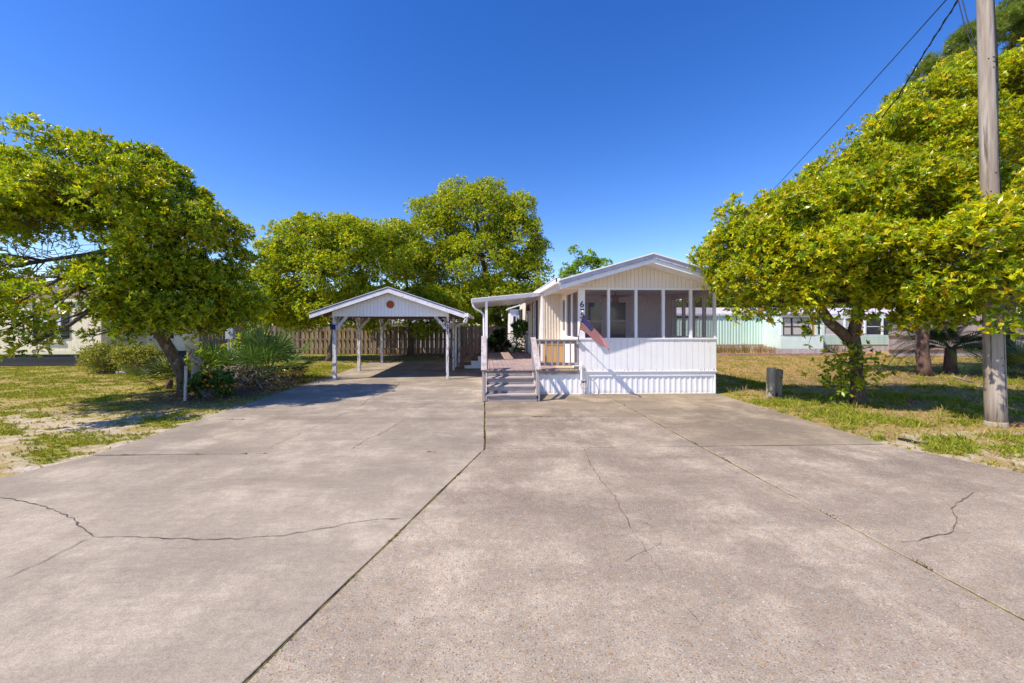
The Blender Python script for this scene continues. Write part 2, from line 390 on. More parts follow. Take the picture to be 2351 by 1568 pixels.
def cover(x, y):
    """fractions of (sand, straw, green, brown litter) lying on the soil"""
    left = x < 0
    n1 = fbm(x, y*1.6, 1.1, 11, 5); n2 = fbm(x, y*1.5, .42, 31, 4); n3 = fbm(x, y, 4.0, 51, 3)
    green = sm(n1*.55+n2*.45 + .10*(n3-.5), .50, .60)
    far = np.where(left, sm(y, 11.5, 15.0), sm(y, 12.5, 15.5))
    green = np.where(left, np.clip(sm(n1*.5+n2*.5, .46, .58) + .45*far*sm(n2, .3, .6), 0, 1), green*(1-.65*far))
    near = np.where(left, 1.35*(1-sm(y, 8.0, 11.5)), 1-sm(y, 6.0, 8.5))
    sand = sm(n2*.5+n3*.2+n1*.3 + .16*near, .58, .70) * (1-green)
    edge = np.abs(on_slab(x, y))
    sand = np.clip(sand + .6*np.exp(-(edge/.13)**2)*sm(n2, .35, .55), 0, 1) * (1-.3*green)
    bed = np.exp(-(((x+7.6)/1.75)**2 + ((y-11.9)/2.2)**2)**2)
    pine = np.where(left, 0, np.exp(-((y-13.6)/1.6)**2)*sm(x, 8, 11)) * sm(n2, .32, .55)
    back = sm(y, 20.5, 22.5)*sm(x, -9, -5)*(x < 2)
    brown = np.clip(bed + .8*pine + back*sm(n1, .3, .5), 0, 1)
    return sand, green, brown, far
def gheight(x, y):
    e = np.clip(-on_slab(x, y), 0, 1.5)
    return -.028 + .03*e/1.5 + .05*(fbm(x, y, 1.2, 71, 4)-.5)*np.clip(e/.5, 0, 1)
xs = np.concatenate([[-900,-400,-150,-80,-50], np.arange(-30, 34, .13), [40,55,80,150,400,900]])
ys = np.concatenate([[-300,-60,-20,-8], np.arange(-5, 31, .13), [34,40,50,70,110,200,450,1200]])
gx, gy = np.meshgrid(xs, ys); gx = gx.ravel(); gy = gy.ravel(); gz = gheight(gx, gy)
sand, green, brown, far = cover(gx, gy)
c_sand = np.array((.58,.49,.415)); c_straw = np.array((.37,.275,.115)); c_green = np.array((.27,.26,.040)); c_brown = np.array((.20,.125,.08))
c_tan = np.array((.42,.27,.115))
straw = np.where((gx > 0)[:,None], c_straw*(1-far[:,None]) + c_tan*far[:,None], c_straw + np.array((.02,.03,.0)))
col = straw
col = col*(1-green[:,None]) + c_green*green[:,None]
col = col*(1-sand[:,None]) + c_sand*sand[:,None]
col = col*(1-brown[:,None]) + c_brown*brown[:,None]
inside = on_slab(gx, gy) > .12
mossy = fbm(gx, gy, .5, 91, 3)
col[inside] = np.where((mossy[inside] > .55)[:,None], np.array((.10,.085,.03)), np.array((.085,.065,.05)))
nx, ny = len(xs), len(ys)
me = bpy.data.meshes.new('ground')
me.vertices.add(nx*ny); me.vertices.foreach_set('co', np.stack([gx, gy, gz], 1).astype(np.float32).ravel())
ii = (np.arange(ny-1)[:,None]*nx + np.arange(nx-1)[None,:]).ravel()
quads = np.stack([ii, ii+1, ii+nx+1, ii+nx], 1).astype(np.int32)
def fill(me, quads):
    k = quads.shape[1]
    me.loops.add(quads.size); me.loops.foreach_set('vertex_index', quads.ravel())
    me.polygons.add(len(quads)); me.polygons.foreach_set('loop_start', np.arange(0, quads.size, k, dtype=np.int32))
    me.polygons.foreach_set('loop_total', np.full(len(quads), k, dtype=np.int32)); me.update(calc_edges=True)
def setcol(me, col):
    a = me.attributes.new('col', 'FLOAT_COLOR', 'POINT')
    a.data.foreach_set('color', np.concatenate([col, np.ones((len(col),1))], 1).astype(np.float32).ravel())
fill(me, quads); setcol(me, col); me.materials.append(M['soil']); me.shade_smooth()
tag(link('ground', me), kind='structure')

# ------------------------------------------------------------------ driveway: slabs with open joints, cracks
drive = link('driveway', None); ORIG['driveway'] = Vector((0,0,0)); tag(drive, kind='structure')
def inset(poly, d):
    n = len(poly); out = []
    for i in range(n):
        a, b_, c_ = Vector(poly[i-1]), Vector(poly[i]), Vector(poly[(i+1) % n])
        e1 = (b_-a).normalized(); e2 = (c_-b_).normalized()
        n1 = Vector((-e1.y, e1.x)); n2 = Vector((-e2.y, e2.x))
        bis = n1+n2; bis = bis/max(.3, bis.length_squared)*2
        out.append(b_ + bis*d)
    return out
rr = random.Random(3)
def rough_edge(poly, step=.35, amp=.006):
    out = []
    for i in range(len(poly)):
        a = Vector(poly[i]); b_ = Vector(poly[(i+1) % len(poly)]); L = (b_-a).length
        k = max(1, min(40, int(L/step))); nrm = Vector((-(b_-a).y, (b_-a).x))/L
        for j in range(k):
            out.append(a + (b_-a)*(j/k) + (nrm*rr.uniform(-amp, amp) if j else Vector((0,0))))
    return out
def slab(poly, mt, z=0.0, gap=.013):
    # poly counter-clockwise
    p = rough_edge(inset([Vector(q) for q in poly], gap))
    mb = MB(); mb.prism([(q.x, q.y, z-.09) for q in p], (0,0,.09))
    ob = mb.build('slab', mt, drive)
    md = ob.modifiers.new('bevel', 'BEVEL'); md.width = .008; md.segments = 2; md.limit_method = 'ANGLE'; md.angle_limit = R(60)
    return ob
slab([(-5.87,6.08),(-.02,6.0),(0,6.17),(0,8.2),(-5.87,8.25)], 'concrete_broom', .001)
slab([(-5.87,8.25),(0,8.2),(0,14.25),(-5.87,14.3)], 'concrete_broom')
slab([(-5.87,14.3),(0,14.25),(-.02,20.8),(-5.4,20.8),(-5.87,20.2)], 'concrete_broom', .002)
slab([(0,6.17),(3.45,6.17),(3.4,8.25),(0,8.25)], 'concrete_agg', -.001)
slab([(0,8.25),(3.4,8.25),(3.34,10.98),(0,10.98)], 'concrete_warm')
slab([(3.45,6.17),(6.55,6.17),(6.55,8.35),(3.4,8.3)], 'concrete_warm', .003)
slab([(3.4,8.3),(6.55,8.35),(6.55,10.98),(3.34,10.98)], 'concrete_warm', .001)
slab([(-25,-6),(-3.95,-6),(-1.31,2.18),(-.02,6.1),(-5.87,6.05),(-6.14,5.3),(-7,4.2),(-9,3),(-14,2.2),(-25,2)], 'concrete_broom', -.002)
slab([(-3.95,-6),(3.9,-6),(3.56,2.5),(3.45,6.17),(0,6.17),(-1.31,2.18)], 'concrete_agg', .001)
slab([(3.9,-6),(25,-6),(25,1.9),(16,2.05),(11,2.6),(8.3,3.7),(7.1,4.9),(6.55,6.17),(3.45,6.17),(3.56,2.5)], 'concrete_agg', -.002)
def filler(a, b_, wd, mt):
    a = Vector((*a, 0)); b_ = Vector((*b_, 0)); n_ = int((b_-a).length/.05); d = (b_-a).normalized(); nr = Vector((-d.y, d.x, 0)); vs_ = []
    for i_ in range(n_+1):
        q_ = a.lerp(b_, i_/n_); h_ = wd*rr.uniform(.7, 1.15); z_ = -.007+rr.uniform(-.003, .003)
        vs_ += [(q_.x-nr.x*h_, q_.y-nr.y*h_, z_), (q_.x+nr.x*h_, q_.y+nr.y*h_, z_)]
    MB().add(vs_, [(2*i_, 2*i_+2, 2*i_+3, 2*i_+1) for i_ in range(n_)]).build('joint_filler', mt, drive)
mat('moss_joint', (.15,.105,.035), (.07,.052,.028), 7, lo=.4, hi=.6, rough=1, spec=0, bmp=.6, col3=(.16,.16,.03), s3=4, lo3=.5, hi3=.6)
filler((-.02,6.1), (-1.31,2.18), .009, 'moss_joint'); filler((-1.31,2.18), (-2.5,-1.5), .009, 'moss_joint'); filler((0,10.4), (0,6.2), .009, 'moss_joint')
for a_, b2 in (((3.34,10.9),(3.4,8.28)), ((3.4,8.28),(3.45,6.17)), ((3.45,6.17),(3.56,2.5)), ((3.56,2.5),(3.7,-1))): filler(a_, b2, .024, 'moss_joint')
cracks = [([(0,1142),(60,1152),(120,1170),(165,1190),(190,1215),(213,1232)], .020), ([(213,1232),(330,1233),(450,1238),(560,1237),(640,1230),(700,1222),(800,1202),(860,1193),(922,1191)], .012),
    ([(213,1232),(160,1258),(100,1290),(50,1310),(5,1330)], .010), ([(1343,1030),(1352,1062),(1378,1100),(1410,1140),(1432,1180),(1450,1215)], .014),
    ([(1450,1215),(1500,1290),(1560,1370),(1610,1440)], .006), ([(2235,1130),(2205,1150),(2182,1168),(2197,1188),(2197,1205),(2180,1225),(2120,1238),(2068,1246)], .014),
    ([(933,960),(905,978),(880,994),(840,1010),(800,1035)], .012), ([(812,936),(760,965),(690,995),(640,1018),(610,1033)], .010),
    ([(905,873),(918,880),(900,897),(870,905),(845,918),(828,932),(812,936)], .02), ([(1450,1195),(1490,1205),(1518,1232),(1515,1250),(1490,1262),(1430,1290)], .005),
    ([(1080,878),(1040,895),(990,918),(940,950)], .008)]
for pl, wd in cracks:
    pts = [G(*q) for q in pl]; fine_ = []
    for a, b_ in zip(pts[:-1], pts[1:]):
        k = max(2, int((b_-a).length/.07))
        for j in range(k): fine_.append(a.lerp(b_, j/k) + Vector((rr.uniform(-1,1), rr.uniform(-1,1), 0))*.014)
    fine_.append(pts[-1]); mb = MB(); vs_ = []
    for i, p in enumerate(fine_):
        d = (fine_[min(i+1, len(fine_)-1)] - fine_[max(i-1, 0)]).normalized(); nrm = Vector((-d.y, d.x, 0))
        hw = wd*.36*rr.uniform(.25, 1.25)
        if i in (0, len(fine_)-1): hw *= .3
        vs_ += [(p.x-nrm.x*hw, p.y-nrm.y*hw, .0052), (p.x+nrm.x*hw, p.y+nrm.y*hw, .0052)]
    mb.add(vs_, [(2*i, 2*i+2, 2*i+3, 2*i+1) for i in range(len(fine_)-1)])
    mb.build('crack', 'crack', drive)

# ------------------------------------------------------------------ leaf clouds (numpy)
def unit(a): return a/np.maximum(1e-9, np.linalg.norm(a, axis=-1, keepdims=True))
def leaves_mesh(name, base, dirs, nrm, L, W, col, mat_, bend=.15):
    """one pointed, folded leaf (quad) per row"""
    n = len(base); side = unit(np.cross(dirs, nrm)); up = unit(np.cross(side, dirs))
    L = np.broadcast_to(L, n)[:,None]; W = np.broadcast_to(W, n)[:,None]
    v = np.empty((n,4,3))
    v[:,0] = base
    v[:,1] = base + dirs*L*.5 + side*W*.5 + up*L*bend
    v[:,2] = base + dirs*L
    v[:,3] = base + dirs*L*.5 - side*W*.5 + up*L*bend
    me = bpy.data.meshes.new(name); me.vertices.add(n*4)
    me.vertices.foreach_set('co', v.astype(np.float32).ravel())
    fill(me, np.arange(n*4, dtype=np.int32).reshape(n,4))
    setcol(me, np.repeat(col, 4, axis=0)); me.materials.append(M[mat_])
    return me
def rosettes(rng, centers, axes, k, L, ratio, spread, jit=.35):
    """k leaves fanned round each axis"""
    n = len(centers); ax = np.repeat(axes, k, 0); ce = np.repeat(centers, k, 0)
    rnd = unit(rng.normal(size=(n*k,3))); side = unit(np.cross(ax, rnd))
    th = rng.uniform(spread[0], spread[1], (n*k,1))
    d = unit(ax*np.cos(th) + side*np.sin(th) + rng.normal(size=(n*k,3))*jit*.3)
    LL = L*np.repeat(rng.uniform(.72, 1.22, n), k)*rng.uniform(.55, 1.15, n*k)
    nrm = unit(ax + rng.normal(size=(n*k,3))*jit)
    return ce, d, nrm, LL, LL*ratio
def palette(rng, n, cols, wts):
    cols = np.array(cols); i = rng.choice(len(cols), n, p=np.array(wts)/sum(wts))
    return cols[i]
GREENS = [(.53,.55,.012), (.36,.47,.014), (.15,.25,.018), (.70,.58,.012), (.60,.41,.014)]
def tree(name, label, base, trunk, lobes, seed, nclump, per, leafL, wts, clr=(.38,.7), k=7, ratio=.30, group=None,
         bark='bark', greens=GREENS, twigs=True, spread=(.35,1.25), holes=(), lift=.35, limb_r=.05, leafmat_='leaf', cap=(.45,1.0), dark=None):
    """lobes: (centre, (rx,ry,rz)); trunk: list of (point, radius)"""
    rng = np.random.default_rng(seed); rp = random.Random(seed)
    root = thing(name, label, 'tree', base, group)
    mb = MB(); mb.tube([p for p, r in trunk], [r for p, r in trunk], 12)
    top = Vector(trunk[-1][0]); tr_ = mb.build('trunk', bark, root, smooth=True)
    area = np.array([ (r[0]*r[1]+r[1]*r[2]+r[0]*r[2]) for c_, r in lobes ])
    cnt = np.maximum(3, (nclump*area/area.sum()).astype(int))
    cen, rad, out, lob = [], [], [], []
    lb = MB()
    for li, ((c_, r), n) in enumerate(zip(lobes, cnt)):
        c_ = np.array(c_, float); r = np.array(r, float)
        d = unit(rng.normal(size=(n,3)) + np.array((0,0,lift)))
        s = rng.uniform(cap[0], cap[1], (n,1))**.6
        far_ = rng.random((n,1)) < .22; s = np.where(far_, rng.uniform(1.0, 1.32, (n,1)), s)
        p = c_ + d*r*s
        cen.append(p); rad.append(rng.uniform(*clr, n)*np.where(far_[:,0], .55, 1.0)); out.append(d); lob.append(np.full(n, li))
        # limb from the nearest trunk node to the lobe, then twigs to clumps
        best = min(range(max(1, len(trunk)//2), len(trunk)), key=lambda i: (Vector(trunk[i][0])-Vector(c_)).length)
        a = Vector(trunk[best][0]); b_ = Vector(c_); mid = a.lerp(b_, .5) + Vector((rp.uniform(-.3,.3), rp.uniform(-.3,.3), rp.uniform(-.1,.35)))*min(1, (b_-a).length*.4)
        r0 = min(trunk[best][1]*.75, limb_r*2.0)
        q1 = a.lerp(mid, .5) + Vector((rp.uniform(-.12,.12), rp.uniform(-.12,.12), 0)); q2 = mid.lerp(b_, .5) + Vector((rp.uniform(-.15,.15), rp.uniform(-.15,.15), 0))
        lb.tube([a, q1, mid, q2, b_], [r0, r0*.85, r0*.65, r0*.45, r0*.28], 7)
        if twigs:
            for j in range(n):
                if rp.random() < .8:
                    e = Vector(p[j]); st = mid.lerp(b_, rp.random()); md = st.lerp(e, .55) + Vector((rp.uniform(-1,1), rp.uniform(-1,1), rp.uniform(-.6,1)))*.18*min(2, (e-st).length)
                    lb.tube([st, md, e], [r0*.26, r0*.17, .006], 4, cap=False)
                    for _ in range(2):
                        lb.tube([md.lerp(e, rp.random()*.8), e + Vector((rp.gauss(0,.10), rp.gauss(0,.10), rp.gauss(0,.10)))], [.011, .004], 3, cap=False)
    lb.build('limb', bark, root, smooth=True)
    cen = np.concatenate(cen); rad = np.concatenate(rad); out = np.concatenate(out)
    keep = np.ones(len(cen), bool)
    for hc, hr in holes:
        keep &= np.linalg.norm((cen-np.array(hc))/np.array(hr), axis=1) > 1
    cen, rad, out = cen[keep], rad[keep], out[keep]
    m_ = len(cen); tone = rng.normal(1, .10, m_)
    idx = np.repeat(np.arange(m_), np.maximum(4, (per*(rad/rad.mean())**2).astype(int)))
    dd = unit(rng.normal(size=(len(idx),3)) + np.array((0,0,.25)) + out[idx]*.5)
    flat = np.array((1.06,1.06,.86))
    pos = cen[idx] + dd*flat*(rad[idx]*rng.uniform(.25,1.0,len(idx))**.55)[:,None]
    axes = unit(dd*.6 + out[idx]*.5 + np.array((0,0,.45)) + rng.normal(size=(len(idx),3))*.35)
    b0, d, nr, L, W = rosettes(rng, pos, axes, k, leafL, ratio, spread)
    n = len(b0)
    rc = palette(rng, len(idx), greens, wts)
    colr = np.repeat(rc*tone[idx][:,None]*rng.normal(1,.12,(len(idx),1)), k, 0)*rng.normal(1,.12,(n,1))
    me = leaves_mesh('crown', b0-np.array(ORIG[root.name]), d, nr, L, W, np.clip(colr, .004, 1), leafmat_)
    cr = link('crown', me, root)
    return root
def bush(name, label, cat, c, r, seed, n, leafL, greens, wts, k=5, ratio=.45, stems=14, lift=.4, parent=None, stem_mat='twig'):
    rng = np.random.default_rng(seed); rp = random.Random(seed); c = Vector(c)
    root = thing(name, label, cat, c) if parent is None else parent
    mb = MB()
    for _ in range(stems):
        a = c + Vector((rp.gauss(0,.12)*r[0], rp.gauss(0,.12)*r[1], -.02)); e = c + Vector((rp.uniform(-.8,.8)*r[0], rp.uniform(-.8,.8)*r[1], rp.uniform(.5,1.5)*r[2]))
        mb.tube([a, a.lerp(e,.5)+Vector((rp.gauss(0,.08),rp.gauss(0,.08),.08)), e], [.014,.010,.004], 4)
    mb.build('stem', stem_mat, root)
    nc = max(12, n//26); cc = unit(rng.normal(size=(nc,3)) + np.array((0,0,lift)))
    cp = np.array(c) + np.array((0,0,r[2]*.95)) + cc*np.array(r)*rng.uniform(.45,.95,(nc,1))
    cp[:,2] = np.maximum(cp[:,2], .10)
    idx = rng.integers(0, nc, n); cr_ = min(r)*.32
    pos = cp[idx] + rng.normal(size=(n,3))*cr_*.55
    pos[:,2] = np.maximum(pos[:,2], .03)
    axes = unit(cc[idx] + np.array((0,0,.5)) + rng.normal(size=(n,3))*.5)
    b0, d, nr, L, W = rosettes(rng, pos, axes, k, leafL, ratio, (.4,1.3))
    colr = np.repeat(palette(rng, n, greens, wts), k, 0)*rng.normal(1,.15,(n*k,1))
    link('foliage', leaves_mesh('foliage', b0-np.array(ORIG[root.name]), d, nr, L, W, np.clip(colr,.004,1), 'leaf'), root)
    return root
#@@PART2
# ------------------------------------------------------------------ small shared makers
def text_mesh(s, size, mat_, depth=.006):
    cu = bpy.data.curves.new('t', 'FONT'); cu.body = s; cu.size = size; cu.extrude = depth; cu.align_x = 'CENTER'; cu.offset = size*.012
    ob = bpy.data.objects.new('t', cu); C.objects.link(ob)
    dg = bpy.context.evaluated_depsgraph_get(); me = bpy.data.meshes.new_from_object(ob.evaluated_get(dg))
    bpy.data.objects.remove(ob); me.materials.clear(); me.materials.append(M[mat_]); return me
DIG = {s: text_mesh(s, 1.0, 'digit', .02) for s in '672'}
def xy(px, Y): d = ray(px, 700); return d[0]/d[1]*Y
def window(root, x0, x1, y, z0, z1, frame='window_white', fw=.06, glass='glass', rail=True, face=-1, axis='x', dep=.05, name='window'):
    """framed double-hung window standing proud of a wall; face = side it looks to"""
    def bx(mb, a0, a1, d0, d1, q0, q1):
        lo, hi = min(y+face*d0, y+face*d1), max(y+face*d0, y+face*d1)
        if axis == 'x': mb.box(a0, a1, lo, hi, q0, q1)
        else: mb.box(lo, hi, a0, a1, q0, q1)
    f = MB(); bx(f, x0, x0+fw, .002, dep, z0, z1); bx(f, x1-fw, x1, .002, dep, z0, z1)
    bx(f, x0+fw, x1-fw, .002, dep, z1-fw, z1); bx(f, x0+fw, x1-fw, .002, dep, z0, z0+fw)
    zm = (z0+z1)/2
    if rail: bx(f, x0+fw, x1-fw, .004, dep*.8, zm-.025, zm+.025)
    wd = f.build(name, frame, root)
    for q0, q1 in ((z0+fw, zm-.025), (zm+.025, z1-fw)) if rail else ((z0+fw, z1-fw),):
        g = MB(); bx(g, x0+fw, x1-fw, .006, .014, q0, q1); g.build('pane', glass, wd)
    return wd

# ------------------------------------------------------------------ the white mobile home with its screened porch
HX0, HX1, Y0, Y1, MX0, YE = 2.64, 6.54, 10.88, 13.40, 1.97, 24.2
RX, RZ, RS = 4.45, 3.61, .286
def zu(x): return RZ - RS*abs(x-RX)
home = thing('mobile_home', 'white mobile home with gabled screened porch at its front end', 'mobile home', (4.4, Y0, 0))
mb = MB(); mb.corr((1.37, Y0+.045), (HX1-.02, Y0+.045), .012, .50, .155, .013, (0,-1), .62); mb.build('skirting', 'skirt_metal', home)
mb = MB(); mb.box(1.36, HX1, Y0+.01, Y0+.05, .50, .535); mb.box(1.36, HX1, Y0+.02, Y0+.05, .535, .625); mb.box(1.36, HX1, Y0+.018, Y0+.06, .0, .014)
mb.box(HX1-.03, HX1+.002, Y0+.005, Y0+.04, .014, .50)
mb.build('skirting_trim', 'white_metal', home)
mb = MB(); mb.corr((HX1+.0, Y0+.03), (HX1+.0, YE), .012, .60, .155, .022, (1,0), .5); mb.build('skirting', 'skirt_metal', home)
# lower porch wall: grooved boards, one by one
mb = MB(); mb.box(HX0+.01, HX1+.01, Y0+.016, Y0+.07, .645, 1.53); mb.build('wall_backing', 'white_paint', home)
n = 23; pw = (HX1+.02-HX0)/n
bme = MB().box(0, pw-.010, 0, .018, 0, .89); 
bmesh_board = matmesh(bme, 'wall_board', 'white_paint')
for i in range(n): piece('wall_board', bmesh_board, home, (HX0+i*pw, Y0-.004+rr.uniform(-.002,.002), .64))
mb = MB(); mb.box(HX0-.005, HX1+.03, Y0-.018, Y0+.03, .622, .652); mb.build('base_lip', 'white_paint', home)
mb = MB(); mb.box(HX0, HX1+.03, Y0-.03, Y0+.09, 1.532, 1.575); mb.build('sill', 'white_paint', home)
mb = MB(); mb.box(HX0, HX1+.02, Y0-.008, Y0+.09, 2.925, 2.985); mb.build('header', 'white_paint', home)
rs_ = MB(); rq = random.Random(2)
for i_ in range(26):
    xx = rq.uniform(HX0+.05, HX1-.05); zz = .675+rq.uniform(-.006,.006) if i_ < 20 else 1.47; hh = rq.uniform(.012,.05)
    rs_.add([(xx-.006,Y0-.0075,zz),(xx+.006,Y0-.0075,zz),(xx+.003,Y0-.0075,zz-hh),(xx-.003,Y0-.0075,zz-hh)], [(0,1,2,3)]); rs_.box(xx-.006, xx+.006, Y0-.011, Y0-.006, zz, zz+.011)
tag(rs_.build('rusty_nail', 'rust', home), kind='stuff')
cp = MB().box(HX0, HX0+.16, Y0-.012, Y0+.10, 1.576, 2.924).build('corner_post', 'white_paint', home)
for s, z in (('6', 2.435), ('7', 2.215), ('2', 1.995)):
    d = link('digit', DIG[s], cp); d.location = Vector((HX0+.075, Y0-.016, z)) - ORIG[home.name]; d.rotation_euler = (R(90),0,0); d.scale = (.245,.245,.2)
MUL = [xy(p, Y0) for p in (1397.9, 1460.8, 1523.7, 1586.9)]
for x in MUL: MB().box(x-.035, x+.035, Y0+.0, Y0+.08, 1.576, 2.924).build('mullion', 'white_paint', home)
MB().box(HX1-.045, HX1+.01, Y0-.002, Y0+.09, 1.576, 2.924).build('mullion', 'white_paint', home)
eds = [HX0+.16] + MUL + [HX1-.04]
for a, b_ in zip(eds[:-1], eds[1:]):
    MB().add([(a,Y0+.045,1.575),(b_,Y0+.045,1.575),(b_,Y0+.045,2.925),(a,Y0+.045,2.925)], [(0,1,2,3)]).build('screen', 'screen', home)
# gable boards
MB().prism([(HX0-.55,Y0+.016,zu(HX0-.55)),(HX0,Y0+.016,2.95),(HX1+.02,Y0+.016,2.95),(6.9,Y0+.016,zu(6.9)),(RX,Y0+.016,RZ+.02)], (0,.04,0)).build('gable_backing', 'cream_board', home)
gp = .112; x = HX0
while x < HX1:
    a, b_ = x+.004, min(x+gp-.004, HX1+.02)
    ys_ = Y0-.004
    pts = [(a,ys_,2.986),(b_,ys_,2.986),(b_,ys_,zu(b_)-.002)] + ([(RX,ys_,RZ-.002)] if a < RX < b_ else []) + [(a,ys_,zu(a)-.002)]
    MB().prism(pts, (0,.02,0)).build('gable_board', 'cream_board', home); x += gp
# side walls of the porch
MB().box(HX0, HX0+.05, Y0+.10, Y1, .64, 1.58).build('porch_side_wall', 'white_paint', home)
MB().box(HX0, HX0+.06, Y0+.10, Y1, 2.90, 3.08).build('porch_side_header', 'cream_board', home)
for a, b_ in ((Y0+.10,11.05),(11.86,11.92),(12.66,12.82),(13.26,Y1-.01)):
    MB().box(HX0-.002, HX0+.05, a, b_, 1.58, 2.90).build('mullion', 'white_paint', home)
for a, b_ in ((11.05,11.86),(11.92,12.66)):
    MB().add([(HX0+.02,a,1.58),(HX0+.02,b_,1.58),(HX0+.02,b_,2.90),(HX0+.02,a,2.90)], [(0,1,2,3)]).build('screen', 'screen', home)
MB().box(HX0-.004, HX0+.048, 12.82, 13.26, 1.58, 1.74).box(HX0-.004, HX0+.048, 12.82, 13.26, 2.76, 2.90).build('mullion', 'white_paint', home)
MB().box(HX0+.01, HX0+.02, 12.82, 13.26, 1.74, 2.76).build('pane', 'glass', home)
MB().box(HX1-.06, HX1+.01, Y0+.09, Y1, .60, 1.575).build('porch_side_wall', 'white_paint', home)
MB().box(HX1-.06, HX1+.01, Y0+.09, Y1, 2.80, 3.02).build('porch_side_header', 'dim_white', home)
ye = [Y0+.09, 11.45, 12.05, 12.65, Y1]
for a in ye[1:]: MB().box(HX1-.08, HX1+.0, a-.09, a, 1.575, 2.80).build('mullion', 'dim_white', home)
for a, b_ in zip(ye[:-1], ye[1:]):
    MB().add([(HX1-.03,a,1.575),(HX1-.03,b_-.09,1.575),(HX1-.03,b_-.09,2.80),(HX1-.03,a,2.80)], [(0,1,2,3)]).build('screen', 'screen', home)
MB().box(HX0+.05, HX1-.06, Y0+.09, Y1, .60, .64).build('porch_floor', 'deck_wood', home)
MB().box(HX0+.07, HX1-.07, Y0+.10, Y1-.01, 2.965, 2.99).build('porch_ceiling', 'ceiling_white', home)
# body of the home
MB().corr((MX0, Y1), (HX0, Y1), .56, 3.06, .097, .022, (0,-1), .5).build('end_wall', 'cream', home)
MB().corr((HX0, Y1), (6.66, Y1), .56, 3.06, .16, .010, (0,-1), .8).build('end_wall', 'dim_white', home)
MB().corr((MX0, Y1), (MX0, YE), .56, 3.02, .10, .018, (-1,0), .5).build('side_wall', 'cream', home)
MB().corr((6.66, Y1), (6.66, YE), .56, 3.02, .10, .018, (1,0), .5).build('side_wall', 'cream', home)
MB().box(MX0, 6.66, YE-.03, YE, .56, 3.05).build('end_wall', 'cream', home)
MB().box(MX0-.022, MX0+.03, Y1-.022, Y1+.04, .70, 3.0).build('corner_trim', 'white_metal', home)
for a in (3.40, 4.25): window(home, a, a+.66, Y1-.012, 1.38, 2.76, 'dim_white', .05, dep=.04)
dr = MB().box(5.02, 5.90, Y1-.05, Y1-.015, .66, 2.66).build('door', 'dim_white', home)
MB().tube([(5.12,Y1-.05,1.6),(5.12,Y1-.11,1.6)], .03, 8).build('door_handle', 'brass', dr)
# left side: shuttered window, door, lamp, bump-out at the far end
window(home, 14.72, 15.40, MX0-.018, 1.46, 2.80, 'window_white', .06, face=-1, axis='y', dep=.05)
for a in (14.36, 15.42):
    s_ = MB().box(MX0-.055, MX0-.02, a, a+.34, 1.42, 2.84)
    s_.build('shutter', 'shutter_black', home)
for a in (20.2, 21.6): window(home, a, a+.8, MX0-.018, 1.3, 2.75, 'shutter_black', .07, face=-1, axis='y')
dr = MB().box(MX0-.06, MX0-.02, 17.0, 17.9, .72, 2.70).build('door', 'window_white', home)
MB().box(MX0-.075, MX0-.062, 17.15, 17.75, 1.6, 2.5).build('pane', 'glass', dr)
MB().tube([(MX0-.06,17.05,1.65),(MX0-.12,17.05,1.65)], .025, 8).build('door_handle', 'brass', dr)
lm = MB().lathe([(.03,.22),(.05,.2),(.09,.0),(.10,-.02),(.06,-.03)][::-1], (MX0-.14, 16.55, 2.55), 10).build('wall_lamp', 'fan_brown', home)
MB().bar((MX0-.02,16.55,2.78),(MX0-.14,16.55,2.78),.03,.03).build('lamp_arm', 'fan_brown', lm)
bo = MB().box(1.42, MX0-.03, 21.9, YE-.05, .5, 2.80).build('bump_out', 'white_paint', home)
MB().prism([(1.28,21.75,2.78),(MX0+.0,21.75,3.0),(MX0+.0,21.75,3.06),(1.28,21.75,2.86)], (0,2.5,0)).build('bump_out_roof', 'white_metal', home)
window(home, 1.55, 1.78, 21.9, 1.5, 2.45, 'window_white', .04, rail=False)
# roof
RY0 = 10.29; EL, ER = 2.0, 6.92
rf = MB().prism([(EL,RY0,zu(EL)),(RX,RY0,RZ),(ER,RY0,zu(ER)),(ER,RY0,zu(ER)+.15),(RX,RY0,RZ+.15),(EL,RY0,zu(EL)+.15)], (0,YE+.2-RY0,0)).build('roof', 'white_metal', home)
def band(y0, y1, lo, hi, nm, mt, el=EL, er=ER):
    for x0, x1 in ((el, RX), (RX, er)):
        MB().prism([(x0,y0,zu(x0)+lo),(x1,y0,zu(x1)+lo),(x1,y0,zu(x1)+hi),(x0,y0,zu(x0)+hi)], (0,y1-y0,0)).build(nm, mt, rf)
band(RY0-.05, RY0-.002, -.025, .085, 'rake_trim', 'white_metal')
band(RY0-.09, RY0-.052, .088, .20, 'fascia', 'roof_metal', EL-.06, ER+.06)
band(RY0-.125, RY0+.3, .202, .235, 'roof_edge', 'white_metal', EL-.06, ER+.06)
sp = MB()
for i in range(14):
    x = EL+.1+i*.355; sp.box(x-.008, x+.008, RY0-.097, RY0-.091, zu(x)+.10, zu(x)+.116)
sp.build('screw', 'shutter_black', rf)
rs = MB()
for x0, x1 in ((EL-.05, RX), (RX, ER+.05)):
    for j in range(14):
        a = x0+(x1-x0)*j/14; b_ = x0+(x1-x0)*(j+.5)/14
        rs.prism([(a,RY0+.3,zu(a)+.152),(b_,RY0+.3,zu(b_)+.152),(b_,RY0+.3,zu(b_)+.19),(a,RY0+.3,zu(a)+.19)], (0,YE-.2-RY0,0))
rs.build('roof_rib', 'roof_metal', rf)
MB().box(1.87, 1.985, 10.27, 15.6, 3.03, 3.07).box(1.87, 1.90, 10.25, 15.6, 3.07, 3.17).box(1.87, 1.985, 10.25, 10.27, 3.03, 3.17).box(1.855,1.90,10.25,15.6,3.17,3.19).build('gutter', 'white_metal', rf)
